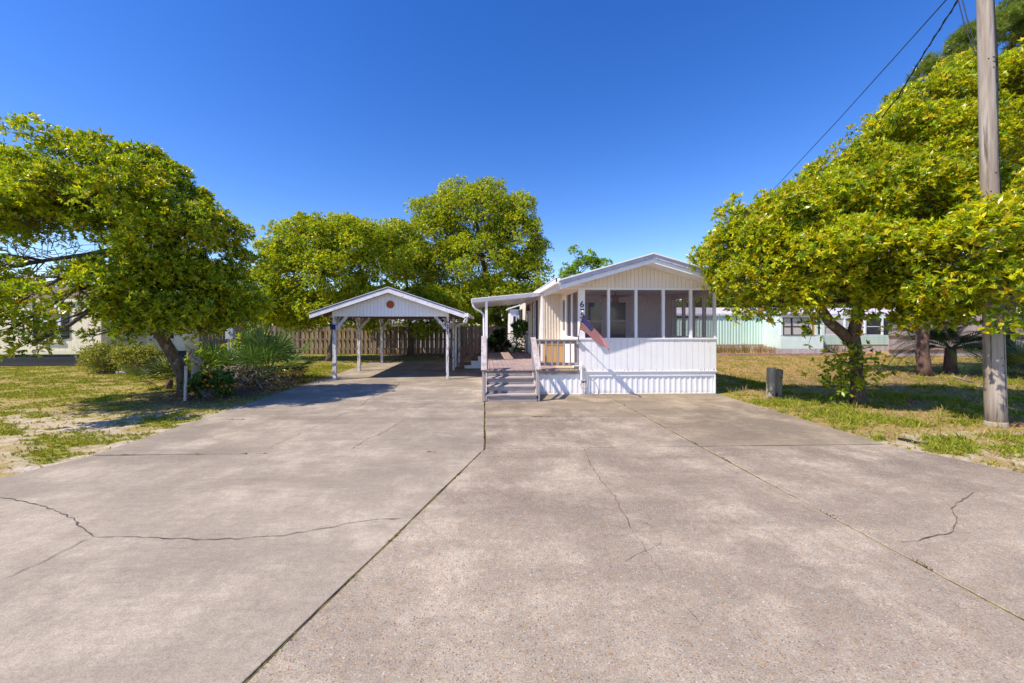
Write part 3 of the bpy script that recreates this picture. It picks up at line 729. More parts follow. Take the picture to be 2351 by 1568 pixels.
MB().box(EL-.02, HX0, RY0+.05, Y1-.03, 3.005, 3.03).build('soffit', 'cream_board', rf)
# awning over the deck
def za(x): return 2.73 + (x+.47)/2.43*.24
AY0, AY1 = 13.62, 18.6
aw = MB().prism([(-.40,AY0+.03,za(-.4)),(1.94,AY0+.03,za(1.94)),(1.94,AY0+.03,za(1.94)+.05),(-.40,AY0+.03,za(-.4)+.05)], (0,AY1-AY0,0)).build('awning', 'white_metal', home)
for k in range(7):
    x = -.3+k*.33; MB().prism([(x,AY0+.04,za(x)-.03),(x+.03,AY0+.04,za(x+.03)-.03),(x+.03,AY0+.04,za(x+.03)-.001),(x,AY0+.04,za(x)-.001)], (0,AY1-AY0-.05,0)).build('awning_rib', 'white_metal', aw)
for lo, hi, pr in ((-.02,.045,.0), (.045,.10,.025), (.10,.12,.05)):
    MB().prism([(-.47,AY0-pr,za(-.47)+lo),(1.95,AY0-pr,za(1.95)+lo),(1.95,AY0-pr,za(1.95)+hi),(-.47,AY0-pr,za(-.47)+hi)], (0,.028+pr,0)).build('awning_fascia', 'white_metal', aw)
MB().prism([(-.47,AY0+.03,za(-.47)-.04),(-.41,AY0+.03,za(-.41)-.04),(-.41,AY0+.03,za(-.47)+.08),(-.47,AY0+.03,za(-.47)+.08)], (0,AY1-AY0,0)).build('gutter', 'white_metal', aw)
MB().tube([(-.42,13.75,2.70),(-.40,13.75,2.60),(-.33,13.78,2.50),(-.15,13.82,2.42),(-.04,13.84,2.30),(-.03,13.84,1.6),(-.03,13.84,.2)], .035, 8).build('downspout', 'white_metal', aw, smooth=True)
for y in (13.75, 18.45): MB().box(.01, .10, y-.04, y+.04, .702, za(.05)-.002).build('awning_post', 'white_paint', aw)

# ceiling fan in the porch
fan = thing('ceiling_fan', 'brown ceiling fan hanging inside the screened porch', 'fan', (4.06, 12.05, 2.965))
MB().tube([(4.06,12.05,2.965),(4.06,12.05,2.78)], .02, 8).build('rod', 'fan_brown', fan)
MB().lathe([(.05,-.36),(.10,-.33),(.11,-.28),(.06,-.24),(.10,-.20),(.10,-.12),(.05,-.10)], (4.06,12.05,2.965), 14).build('motor', 'fan_brown', fan, smooth=True)
for k in range(4):
    a = k*math.pi/2+.5; d = Vector((math.cos(a), math.sin(a), 0))
    MB().bar(Vector((4.06,12.05,2.83))+d*.11, Vector((4.06,12.05,2.83))+d*.6, .12, .012).build('blade', 'fan_brown', fan)

# ------------------------------------------------------------------ deck, stairs, rails
deck = thing('wooden_deck', 'weathered grey wooden deck with front stairs beside the white mobile home', 'deck', (1.0, 10.9, 0))
MB().box(.02, 1.95, 10.93, 18.55, .50, .655).build('deck_frame', 'grey_wood_x', deck)
MB().box(1.955, 2.625, 10.93, 13.36, .50, .655).build('deck_frame', 'grey_wood_x', deck)
pl_me = {}
def plank(x0, wd, y0, y1, z, mt):
    key = (round(wd,3), round(y1-y0,3), mt)
    if key not in pl_me: pl_me[key] = matmesh(MB().box(0, wd, 0, y1-y0, 0, .034), 'deck_plank', mt)
    piece('deck_plank', pl_me[key], deck, (x0, y0, z+rr.uniform(-.003,.003)))
for i in range(14):
    x = .0+i*.1395; cuts = [10.84, 13.15 if i % 2 else 12.45, 15.7 if i % 2 else 16.4, 18.6]
    for a, b_ in zip(cuts[:-1], cuts[1:]): plank(x, .131, a, b_-.006, .660, 'deck_wood')
for i in range(5): plank(1.957+i*.1365, .129, 10.84, 13.33, .660, 'deck_yellow' if i > 0 else 'deck_wood')
MB().box(1.37, 2.63, 10.865, 10.905, .56, .656).build('rim_board', 'grey_wood_x', deck)
MB().corr((-.0, 10.95), (-.0, 17.35), .012, .60, .155, .022, (-1,0), .5).build('skirting', 'white_metal', deck)
SY = [9.88, 10.20, 10.52, 10.835]; SZ = [.175, .35, .525, .66]
for i in range(4):
    z0 = 0 if i == 0 else SZ[i-1]
    MB().box(.06, 1.31, SY[i]+.03, SY[i]+.055, z0+.003, SZ[i]-.037).build('riser', 'grey_wood_x', deck)
    if i < 3:
        for k in range(2):
            MB().box(.045, 1.325, SY[i]+k*.165-.005, SY[i]+k*.165+.155, SZ[i]-.036, SZ[i]).build('tread', 'grey_wood_x', deck, bevel=.004)
for x in (.025, 1.315):
    MB().prism([(x,SY[0]+.02,.01),(x,SY[0]+.02,.14),(x,10.83,.62),(x,10.83,.01)], (.028,0,0)).build('stringer', 'grey_wood_y', deck)
for x, zt in ((-.02, 1.60), (1.355, 1.56)):
    MB().box(x-.045, x+.045, 9.90, 9.99, .012, .80).build('newel', 'grey_wood', deck, bevel=.006)
    MB().box(x-.045, x+.045, 10.86, 10.95, .56, zt-.01).build('newel', 'grey_wood', deck, bevel=.006)
    MB().bar((x, 9.84, .80), (x, 10.95, zt+.02), .145, .038).build('handrail', 'grey_wood_y', deck, bevel=.005)
    MB().bar((x, 9.95, .50), (x, 10.90, zt-.37), .035, .09).build('middle_rail', 'grey_wood_y', deck)
MB().box(1.42, 2.64, 10.855, 10.975, 1.50, 1.535).build('top_rail', 'grey_wood_x', deck, bevel=.004)
MB().box(1.42, 2.62, 10.89, 10.925, 1.41, 1.497).build('rail_board', 'grey_wood_x', deck)
MB().box(1.42, 2.62, 10.89, 10.925, .80, .885).build('bottom_rail', 'grey_wood_x', deck)
bal = matmesh(MB().box(-.021, .021, -.021, .021, 0, .68), 'baluster', 'grey_wood')
for x in [1.53+.172*i for i in range(6)]: piece('baluster', bal, deck, (x, 10.866, .80+rr.uniform(-.01,.01)), (0,0,rr.uniform(-.05,.05)))
MB().box(2.53, 2.615, 10.93, 11.01, .66, 1.49).build('newel', 'grey_wood', deck)
# left and back rails of the deck, with lattice
for y in (10.95, 13.9, 17.2): MB().box(.0, .085, y, y+.085, .66, 1.56).build('newel', 'grey_wood', deck)
MB().box(-.02, .11, 18.45, 18.58, .66, 1.56).build('newel', 'red_wood', deck)
MB().box(.0, 1.93, 18.46, 18.55, 1.50, 1.54).build('top_rail', 'red_wood', deck)
MB().box(.1, 1.93, 18.49, 18.52, .72, .80).build('bottom_rail', 'red_wood', deck)
lt = MB()
for k in range(-8, 22):
    for s in (1, -1):
        x0 = .1+k*.11; a = (x0, .80) if s > 0 else (x0+.7, .80); b_ = (x0+.7, 1.5) if s > 0 else (x0, 1.5)
        def clip(a, b_):
            (xa, za_), (xb, zb) = a, b_
            pts = []
            for q in np.linspace(0, 1, 15):
                x_ = xa+(xb-xa)*q
                if .1 <= x_ <= 1.92: pts.append((x_, za_+(zb-za_)*q))
            return (pts[0], pts[-1]) if len(pts) > 1 else None
        r_ = clip(a, b_)
        if r_: lt.bar((r_[0][0], 18.50+.008*s, r_[0][1]), (r_[1][0], 18.50+.008*s, r_[1][1]), .008, .035, up=(0,1,0))
lt.build('lattice', 'red_wood', deck)
# side stairs going down to the left
for i, (x0, x1, zt) in enumerate(((-.30,-.005,.58), (-.60,-.305,.385), (-.90,-.605,.19))):
    MB().box(x0, x1, 17.38, 18.30, .01, zt-.035).build('side_step', 'white_paint', deck)
    MB().box(x0-.02, x1, 17.35, 18.32, zt-.034, zt).build('tread', 'brown_wood', deck)
for y in (17.33, 18.36):
    MB().box(-1.08, -.99, y-.045, y+.045, .01, .80).build('newel', 'red_wood', deck)
    MB().bar((-1.10,y,.76), (.02,y,1.53), .09, .04).build('handrail', 'red_wood', deck)
    MB().bar((-1.05,y,.30), (0,y,1.02), .04, .07).build('bottom_rail', 'red_wood', deck)
    for k in range(6):
        x = -.9+k*.155; zb = .30+(x+1.05)*.686; MB().box(x-.018, x+.018, y-.018, y+.018, zb+.02, zb+.47).build('baluster', 'red_wood', deck)

# things on the deck
box = thing('deck_box', 'tan grooved wooden storage box behind the deck railing', 'box', (2.3, 13.1, .70))
for i in range(7): MB().box(2.0+i*.092, 2.0+i*.092+.088, 12.86, 12.878, .70, 1.29).build('board', 'tan', box)
MB().box(2.0, 2.635, 12.88, 13.34, .70, 1.285).build('body', 'tan', box)
MB().box(1.985, 2.635, 12.84, 13.36, 1.29, 1.32).build('lid', 'tan', box)
pl = thing('plant_stand', 'small white stand on the deck under a trailing potted plant', 'stand', (1.62, 17.6, .70))
for x in (1.42, 1.82):
    for y in (17.45, 17.75): MB().box(x-.02, x+.02, y-.02, y+.02, .70, 1.42).build('leg', 'dim_white', pl)
MB().box(1.38, 1.87, 17.40, 17.80, 1.42, 1.46).build('top', 'dim_white', pl); MB().box(1.40, 1.85, 17.42, 17.78, .86, .89).build('shelf', 'dim_white', pl)
PG = [(.10,.22,.03), (.18,.32,.03), (.06,.14,.02)]
pp = thing('potted_plant', 'leafy trailing houseplant on the white stand by the house wall', 'plant', (1.6, 17.55, 1.46))
MB().lathe([(.10,0),(.15,.2),(.16,.22)], (1.6,17.58,1.462), 12).build('pot', 'pot_grey', pp)
bush('potted_plant', None, None, (1.58,17.5,1.42), (.42,.32,.36), 4, 520, .12, PG, (3,3,2), parent=pp, stems=10)
rng = np.random.default_rng(44); n = 200
pos = np.array((1.45,17.38,1.5)) + np.stack([rng.normal(0,.16,n), rng.normal(0,.06,n), -rng.random(n)**.7*.75], 1)
b0_, d, nr, LL, W = rosettes(rng, pos, unit(rng.normal(size=(n,3))+np.array((0,-.5,-.6))), 3, .10, .45, (.2,1.1))
link('trailing_leaves', leaves_mesh('trailing_leaves', b0_-np.array(ORIG[pp.name]), d, nr, LL, W, np.repeat(palette(rng, n, PG, (2,4,1)), 3, 0), 'leaf'), pp)
dp = thing('potted_plant', 'dark bushy plant in a shaded corner at the back of the deck', 'plant', (.62, 18.0, .70))
MB().lathe([(.16,0),(.22,.26),(.23,.28)], (.62,18.0,.70), 12).build('pot', 'plastic_black', dp)
bush('potted_plant', None, None, (.66,18.0,.80), (.62,.34,.42), 5, 620, .16, [(.03,.06,.018),(.05,.09,.02),(.015,.03,.012)], (2,1,2), parent=dp, stems=14, lift=.1)
pt = MB().lathe([(.17,0),(.22,.16),(.235,.17),(.235,.19),(.2,.19),(.18,.06)], (1.28,17.9,.70), 16).build('planter_bowl', 'pot_grey', org=(1.28,17.9,.70), smooth=True)
tag(pt, 'low pale grey bowl planter standing on the deck beside the lattice', 'planter')

# flag on its pole
a = Vector((2.60, 10.845, 1.545)); b_ = Vector((P(1338,716,9.93)))
fl = thing('flag', 'small United States flag hanging from an angled pole at the porch corner', 'flag', a)
MB().tube([a, b_], [.011,.009], 8).build('pole', 'brass', fl, smooth=True)
MB().lathe([(.0,-.02),(.028,0),(.03,.02),(.0,.045)], b_, 10).build('finial', 'white_metal', fl, smooth=True)
MB().bar(a+Vector((0,.0,-.10)), a+(b_-a)*.12, .035, .035).box(2.56, 2.64, 10.80, 10.865, 1.40, 1.50).build('bracket', 'meter_grey', fl)
nu, nv = 40, 20; vs_ = []; uv = []
h0 = a.lerp(b_, .95); h1 = a.lerp(b_, .38)
for j in range(nv+1):
    for i in range(nu+1):
        s = i/nu; v = j/nv
        hp = h1.lerp(h0, v)
        F = Vector((.62+.10*v, .10*(1-v)+.02, -.36-.46*v))         # droops more along the upper edge
        p = hp + F*(s**.95) + Vector((0,0,-.10*s*s))
        p += Vector((.015*math.sin(s*9+v*2), .04*math.sin(s*9+v*3)*s, .015*math.sin(s*7-v*3)*s))
        fold = .10*max(0, s-.45)*math.sin((v-.2)*7); p += Vector((fold*.8, -abs(fold), 0))
        vs_.append(p); uv.append((s, v))
fm = MB(); fm.add(vs_, [(j*(nu+1)+i, j*(nu+1)+i+1, (j+1)*(nu+1)+i+1, (j+1)*(nu+1)+i) for j in range(nv) for i in range(nu)])
co = fm.build('cloth', 'flag_cloth', fl, smooth=True)
ul = co.data.uv_layers.new(name='UVMap')
for lp in co.data.loops: ul.data[lp.index].uv = uv[lp.vertex_index]
md = co.modifiers.new('thick', 'SOLIDIFY'); md.thickness = .003

# standpipe with hose
st = thing('garden_tap', 'white standpipe with a looped garden hose against the white skirting', 'tap', (2.72, 10.80, 0))
MB().box(2.665, 2.715, 10.825, 10.858, .012, .86).build('stake', 'white_paint', st)
MB().tube([(2.50,10.80,.80),(2.62,10.80,.80),(2.70,10.79,.80)], .014, 8).tube([(2.69,10.79,.80),(2.69,10.79,.28)], .014, 8).build('pipe', 'window_white', st)
MB().tube([(2.69,10.78,.36),(2.76,10.76,.36)], .02, 8).bar((2.72,10.76,.34),(2.80,10.76,.38),.03,.02).bar((2.66,10.77,.40),(2.72,10.77,.34),.02,.02).build('valve', 'plastic_black', st)
hp = [(2.70,10.78,.79),(2.78,10.76,.74),(2.83,10.75,.62),(2.85,10.74,.45),(2.84,10.74,.30),(2.79,10.74,.20),(2.72,10.74,.17),(2.66,10.75,.22),(2.645,10.76,.30),(2.68,10.77,.36)]
MB().tube(hp, .012, 8).build('hose', 'hose', st, smooth=True)

# ------------------------------------------------------------------ carport
CL, CR, CY, CYE, CRX = -5.30, -1.33, 14.06, 20.4, -3.34
def zc(x): return 3.10 - .335*abs(x-CRX)
cpt = thing('carport', 'open white gabled carport on six posts over the concrete drive', 'carport', (-3.3, CY, 0))
lp_ = None
for x, wd in ((CL, .118), (CR, .092)):
    for j, y in enumerate((CY, 16.75, CYE)):
        p_ = MB().box(x-wd/2, x+wd/2, y-.06, y+.06, .004, 2.25).build('post', 'post_paint', cpt, bevel=.006)
        s = 1 if x < CRX else -1
        MB().bar((x+s*.06, y+(-.035 if j == 0 else 0), 1.80), (x+s*.44, y+(-.035 if j == 0 else 0), 2.24), .045, .10).build('brace', 'post_paint', cpt)
        for q in ((1,) if j == 0 else (1,-1) if j == 1 else (-1,)):
            MB().bar((x, y+q*.06, 1.80), (x, y+q*.44, 2.24), .045, .09).build('brace', 'post_paint', cpt)
        if j == 0 and s < 0:
            for ch, z in (('6', 1.875), ('7', 1.745), ('2', 1.615)):
                d = link('digit', DIG[ch], p_); d.location = Vector((x, y-.064, z)) - ORIG[cpt.name]; d.rotation_euler = (R(90),0,0); d.scale = (.15,.15,.1)
            MB().box(x-.055, x+.055, y-.075, y-.061, 2.02, 2.055).build('bracket', 'plastic_black', p_)
        if j == 0 and s > 0: lp_ = p_
MB().box(CL-.13, CL+.05, CY-.10, CY-.063, 1.77, 1.95).build('plaque', 'navy', cpt)
for x in (CL, CR): MB().box(x-.05, x+.05, CY-.06, CYE+.06, 2.255, 2.42).build('side_beam', 'brown_wood', cpt)
for y in (CY, 16.75, CYE): MB().box(CL-.05, CR+.05, y-.035, y+.035, 2.24, 2.36).build('tie_beam', 'brown_wood', cpt)
for gy_, sgn in ((CY-.062, -1), (CYE+.062, 1)):
    MB().prism([(CL-.07,gy_,2.25),(CR+.05,gy_,2.25),(CR+.05,gy_,zc(CR+.05)),(CRX,gy_,zc(CRX)),(CL-.07,gy_,zc(CL-.07))], (0,.02 if sgn < 0 else -.02,0)).build('gable_backing', 'white_paint', cpt)
    x = CL-.07; gp = .122
    while x < CR+.04:
        a, b_ = x+.004, min(x+gp-.004, CR+.05); yb = gy_-.020 if sgn < 0 else gy_+.002
        pts = [(a,yb,2.235),(b_,yb,2.235),(b_,yb,zc(b_)-.01)] + ([(CRX,yb,zc(CRX)-.01)] if a < CRX < b_ else []) + [(a,yb,zc(a)-.01)]
        MB().prism(pts, (0,.018,0)).build('gable_board', 'white_paint', cpt); x += gp
CE0, CE1, CRY = -6.02, -.70, 13.66
for x0, x1 in ((CE0, CRX), (CRX, CE1)):
    sg = 1 if x0 < CRX-.1 and x1 <= CRX else -1
    MB().prism([(x0,CRY+.03,zc(x0)+.10),(x1,CRY+.03,zc(x1)+.10),(x1,CRY+.03,zc(x1)+.13),(x0,CRY+.03,zc(x0)+.13)], (0,7.1,0)).build('roof_deck', 'brown_wood', cpt)
    MB().prism([(x0,CRY-.02,zc(x0)+.133),(x1,CRY-.02,zc(x1)+.133),(x1,CRY-.02,zc(x1)+.165),(x0,CRY-.02,zc(x0)+.165)], (0,7.2,0)).build('roof_sheet', 'roof_metal', cpt)
    MB().prism([(x0,CRY-.012,zc(x0)+.112),(x1,CRY-.012,zc(x1)+.112),(x1,CRY-.012,zc(x1)+.131),(x0,CRY-.012,zc(x0)+.131)], (0,.03,0)).build('drip_edge', 'shutter_black', cpt)
    MB().prism([(x0,CRY,zc(x0)-.045),(x1,CRY,zc(x1)-.045),(x1,CRY,zc(x1)+.108),(x0,CRY,zc(x0)+.108)], (0,.028,0)).build('fascia', 'trim_paint', cpt)
    for k in range(9):
        y = CRY+.3+k*.8
        MB().prism([(x0+.02,y,zc(x0+.02)-.02),(x1-.02,y,zc(x1-.02)-.02),(x1-.02,y,zc(x1-.02)+.098),(x0+.02,y,zc(x0+.02)+.098)], (0,.04,0)).build('rafter', 'brown_wood', cpt)
gz_ = zc(CE1)
gt = MB().box(CE1-.0, CE1+.13, CRY-.02, CRY+7.1, gz_+.0, gz_+.02).box(CE1+.11, CE1+.13, CRY-.02, CRY+7.1, gz_+.02, gz_+.13).box(CE1, CE1+.13, CRY-.04, CRY-.021, gz_, gz_+.13).build('gutter', 'white_metal', cpt)
MB().tube([(CE1+.06,CRY+.2,gz_),(CE1+.06,CRY+.25,gz_-.10),(CE1+.0,CRY+.5,gz_-.20),(CE1-.25,CRY+1.2,gz_-.25),(CR+.11,16.6,gz_-.34),(CR+.11,16.62,gz_-.5),(CR+.11,16.62,.15)], .03, 8).build('downspout', 'white_metal', cpt, smooth=True)
# rusty sunburst hung on the gable
sb = MB(); cz = 2.655; sx_, sy_ = -3.335, CY-.10
prof = []
for k in range(32):
    a = 2*math.pi*k/32; r_ = .15 if k % 2 else .125; prof.append((sx_+r_*math.cos(a), sy_, cz+r_*math.sin(a)))
sun = thing('sun_ornament', 'round rust red sunburst ornament on the carport gable', 'ornament', (sx_, sy_, cz))
MB().prism(prof, (0,.016,0)).build('rays', 'rust', sun)
MB().lathe([(.0,.0),(.06,.006),(.085,.0)], (0,0,0), 16)
dk = MB(); dk.prism([(sx_+.085*math.cos(2*math.pi*k/20), sy_-.02, cz+.085*math.sin(2*math.pi*k/20)) for k in range(20)], (0,.018,0)); dk.build('face', 'rust', sun, bevel=.008)

# ------------------------------------------------------------------ shadowbox fence behind, dark fence to its left
FY = 26.0
fence = thing('wooden_fence', 'weathered brown board-on-board fence behind the carport', 'fence', (-6, FY, 0))
picks = []
for k in range(4):
    h = 1.83+(k-1.5)*.02; picks.append(matmesh(MB().prism([(-.075,0,.03),(.075,0,.03),(.075,0,h-.03),(.045,0,h),(-.045,0,h),(-.075,0,h-.03)], (0,.02,0)), 'picket', 'fence_wood'))
x = -14.5; k = 0
while x < 2.4:
    pk = piece('picket', picks[rr.randrange(4)], fence, (x+rr.uniform(-.012,.012), FY-.062, rr.uniform(-.02,.02)), (0, rr.uniform(-.012,.012), 0), (rr.uniform(.92,1.05),1,1))
    pk = piece('picket', picks[rr.randrange(4)], fence, (x+.146+rr.uniform(-.012,.012), FY+.042, rr.uniform(-.02,.02)), (0, rr.uniform(-.012,.012), 0), (1.14 if x < -6 else 1.0,1,1))
    x += .292; k += 1
for z in (.35, .98, 1.55): MB().box(-14.6, 2.45, FY-.04, FY+.04, z-.045, z+.045).build('rail', 'fence_wood', fence)
for i in range(8): MB().box(-14.55+i*2.4, -14.45+i*2.4, FY-.039, FY+.041, 0, 1.75).build('post', 'fence_wood', fence)
bf = thing('dark_fence', 'black stained board fence between the cream house and the brown fence', 'fence', (-16.5, 24.2, 0))
bpk = matmesh(MB().box(-.085, .085, 0, .022, .03, 1.95), 'board', 'skirt_black')
for i in range(17): piece('board', bpk, bf, (-17.9+i*.198, 24.2, rr.uniform(-.02,.02)))
for z in (.5, 1.6): MB().box(-18, -14.6, 24.223, 24.27, z-.04, z+.04).build('rail', 'skirt_black', bf)

# shed roof seen over the fence
sh = thing('metal_roof_shed', 'low white shed with ribbed metal roof just beyond the brown fence', 'shed', (-5, 31, 0))
MB().box(-8.6, -1.6, 31, 34.5, 0, 2.05).build('wall', 'white_paint', sh)
rm = MB()
for i in range(36):
    x0 = -8.9+i*.21; rm.prism([(x0,30.7,2.08),(x0,32.75,2.62),(x0,32.75,2.66),(x0,30.7,2.12)], (.20,0,0)); rm.prism([(x0,32.75,2.62),(x0,34.8,2.08),(x0,34.8,2.12),(x0,32.75,2.66)], (.20,0,0))
    rm.prism([(x0+.18,30.69,2.121),(x0+.18,32.75,2.661),(x0+.18,32.75,2.685),(x0+.18,30.69,2.145)], (.03,0,0))
rm.build('roof', 'white_metal', sh)

# ------------------------------------------------------------------ left neighbour
ln = thing('cream_house', 'cream single storey house with black skirting behind the leaning oak', 'house', (-20, 19.0, 0))
def lhouse(x0, x1, y, yb):
    for i in range(3): MB().box(x0, x1, y+.02+.004*i, y+.06, .01+i*.183, .188+i*.183).build('skirting_board', 'skirt_black', ln)
    MB().box(x0, x1, y-.02, y+.06, .56, .74).build('trim_board', 'yellow_trim', ln)
    i = 0; x = x0
    while x < x1-.02:
        b_ = min(x+.262, x1); MB().box(x, b_-.008, y, y+.05, .742, 3.02).build('siding_board', 'pale_wall', ln); x += .262; i += 1
    MB().box(x0, x1, y+.051, yb, .2, 3.0).build('wall', 'pale_wall', ln)
lhouse(-29, -17.95, 19.0, 22.6); lhouse(-17.94, -15.9, 21.4, 22.4)
MB().box(-29, -17.9, 18.985, 19.0, 2.86, 3.03).build('frieze', 'yellow_trim', ln)
for x0, x1, y, yb, rz_ in ((-29.4,-17.6,18.93,22.9,3.8), (-17.6,-15.7,21.33,22.7,3.5)):
    ym = (y+yb)/2
    MB().prism([(x0,y,3.03),(x0,y,3.13),(x0,ym,rz_+.1),(x0,yb,3.13),(x0,yb,3.03),(x0,ym,rz_)], (x1-x0,0,0)).build('roof', 'shingle', ln)
    MB().box(x0, x1, y-.03, y-.002, 3.0, 3.14).build('fascia', 'yellow_trim', ln)
window(ln, -20.62, -19.72, 18.998, 1.36, 2.86, 'window_white', .12, dep=.07)
MB().box(-20.68, -19.66, 18.90, 18.998, 1.12, 1.27).build('window_box', 'yellow_trim', ln)
for x0 in (-21.0, -19.68):
    s_ = MB()
    for q in (0, .105, .21): s_.box(x0+q, x0+q+.085, 18.955, 18.985, 1.30, 2.92)
    for z in (1.42, 2.08, 2.74): s_.box(x0, x0+.295, 18.935, 18.954, z, z+.10)
    s_.build('shutter', 'shutter_black', ln)
window(ln, -17.5, -16.5, 21.398, 1.22, 2.8, 'shutter_black', .09, dep=.06)
MB().box(-17.5, -16.5, 21.32, 21.398, 1.05, 1.19).build('window_box', 'yellow_trim', ln)

# electric meter on its pedestal
mt_ = thing('electric_meter', 'grey electric meter box on a pipe stand beside the black fence', 'meter', (-10.75, 16.9, 0))
MB().box(-10.90, -10.59, 16.86, 17.0, 1.34, 1.86).build('box', 'meter_grey', mt_, bevel=.01)
c_ = MB(); c_.tube([(-10.78,16.86,1.68),(-10.78,16.80,1.68)], [.075,.07], 14); c_.build('dial', 'blind', mt_, smooth=False)
MB().tube([(-10.80,16.93,1.34),(-10.80,16.93,0)], .032, 8).tube([(-10.68,16.93,1.34),(-10.68,16.93,0)], .022, 8).build('conduit', 'meter_grey', mt_)
MB().tube([(-10.75,16.93,1.86),(-10.75,16.93,3.3)], .035, 8).build('mast', 'meter_grey', mt_)
MB().tube([(-10.62,16.93,1.38),(-10.50,16.92,1.36),(-10.48,16.92,1.22),(-10.55,16.92,1.10),(-10.64,16.93,1.05)], .012, 6).build('cable', 'blue_pipe', mt_, smooth=True)

# ------------------------------------------------------------------ right neighbour: old mint green mobile home
rn = thing('mint_mobile_home', 'old mint green ribbed mobile home with pale metal roof on the right', 'mobile home', (20, 28, 0))
MB().corr((13.3, 28.0), (20.4, 28.0), .50, 2.60, .21, .03, (0,-1), .5).build('ribbed_wall', 'mint', rn)
MB().box(13.28, 13.33, 28.03, 32.0, .5, 2.62).build('end_wall', 'mint_light', rn)
for i in range(11): MB().box(13.255, 13.279, 28.0, 32.0, .5+i*.19, .68+i*.19).build('lap_board', 'mint_light', rn)
MB().corr((13.3, 28.03), (20.4, 28.03), .0, .48, .16, .02, (0,-1), .5).build('skirting', 'skirt_old', rn)
arc = [(28-.14+.0, 2.60), (28-.12, 2.74), (28.6, 3.02), (29.4, 3.22), (30.2, 3.28), (31.0, 3.2), (31.8, 3.0), (32.2, 2.7), (32.2, 2.6)]
MB().prism([(13.1, y, z) for y, z in arc], (22.0,0,0)).build('roof', 'lilac_metal', rn)
for i in range(12): MB().box(13.12+i*1.9, 13.17+i*1.9, 27.83, 27.86, 2.58, 2.78).build('drip_strip', 'lilac_metal', rn)
MB().box(13.9, 15.5, 27.94, 27.967, 2.42, 2.54).build('vent', 'shutter_black', rn)
# glazed bump-out
bx0, bx1, by = 18.9, 21.7, 24.4
def quadwall(z0, z1, nm, mt): MB().prism([(20.35,27.95,z0),(bx0,by,z0),(bx1,by,z0),(bx1,27.95,z0)], (0,0,z1-z0)).build(nm, mt, rn)
quadwall(.02, .40, 'bay_base', 'skirt_old'); quadwall(.402, 1.26, 'bay_wall', 'mint_light')
MB().prism([(20.35,27.95,1.262),(bx0,by,1.262),(bx0+.08,by,1.262),(20.43,27.95,1.262)], (0,0,1.3)).build('bay_side', 'mint_light', rn)
MB().prism([(bx0-.15,by-.2,2.58),(20.2,27.9,2.75),(20.2,27.9,2.85),(bx0-.15,by-.2,2.68)], (bx1-bx0+.4,0,0)).build('bay_roof', 'lilac_metal', rn)
MB().box(bx0, bx1, by-.015, by+.05, 2.40, 2.58).build('bay_header', 'mint_light', rn)
for x in (bx0, bx0+1.86, bx0+2.28, bx0+2.66): MB().box(x, x+.12, by-.018, by+.05, 1.262, 2.40).build('bay_post', 'mint_light', rn)
window(rn, bx0+.13, bx0+.70, by+.02, 1.27, 2.39, 'shutter_black', .035, 'blind'); window(rn, bx0+.71, bx0+1.85, by+.02, 1.27, 2.39, 'shutter_black', .035, 'blind')
window(rn, bx0+1.99, bx0+2.27, by+.02, 1.27, 2.39, 'mint_light', .03, 'tan', rail=False)
window(rn, bx0+2.41, bx0+2.65, by+.04, 1.27, 2.39, 'mint_light', .03, rail=False)
MB().box(22.3, 22.9, 27.30, 27.32, 1.55, 1.80).build('sign', 'rust', rn)
MB().box(22.9, 23.05, 27.2, 27.35, .5, 2.5).build('porch_post', 'white_paint', rn)
# long glazed porch to the right
MB().box(21.72, 35.0, 27.5, 28.0, .02, .50).build('skirting', 'skirt_old', rn)
for i in range(4): MB().box(21.72, 35.0, 27.46-.004*i, 27.5, .50+i*.17, .665+i*.17).build('lap_board', 'mint', rn)
MB().box(21.72, 35, 27.46, 27.5, 2.42, 2.6).build('header', 'mint_light', rn)
x = 21.72
for i, wd in enumerate((1.5,1.2,1.6,1.5,1.3,.9,1.5,1.4,1.2)):
    MB().box(x, x+.10, 27.45, 27.52, 1.18, 2.42).build('porch_post', 'mint_light', rn)
    if i != 5: window(rn, x+.11, x+wd-.01, 27.52, 1.19, 2.41, 'window_white', .03, 'blind' if i % 3 != 1 else 'glass')
    else: MB().box(x+.11, x+wd-.01, 27.51, 27.515, 1.19, 2.41).build('pane', 'glass', rn)
    x += wd
# row of edging blocks
eb = thing('edging_blocks', 'low row of pinkish edging blocks before the mint mobile home', 'edging', (16, 24, 0))
ebm = matmesh(MB().box(-.2,.2,-.09,.09,-.04,.16), 'block', 'pink_brick')
for i in range(34): piece('block', ebm, eb, (9.8+i*.43, 24.1-i*.012+rr.uniform(-.03,.03), rr.uniform(-.02,.02)), (rr.uniform(-.06,.06), rr.uniform(-.05,.05), rr.uniform(-.1,.1)))
# tall plank fence far right
tf = thing('plank_fence', 'tall grey brown plank fence behind the sago palm', 'fence', (30, 21.5, 0))
tpm = matmesh(MB().box(-.07,.07,0,.02,.03,2.5), 'plank', 'lilac_metal')
M['old_plank'] = None
mat('old_plank', (.36,.29,.26), (.44,.36,.33), 4, stretch=V, rough=.9, bmp=.3, bscale=20)
tpm.materials[0] = M['old_plank']
for i in range(100): piece('plank', tpm, tf, (24.2+i*.148, 22.6, rr.uniform(-.02,.02)))
for z in (.4, 1.25, 2.1): MB().box(24.1, 39.0, 22.55, 22.598, z-.05, z+.05).build('rail', 'brown_wood', tf)
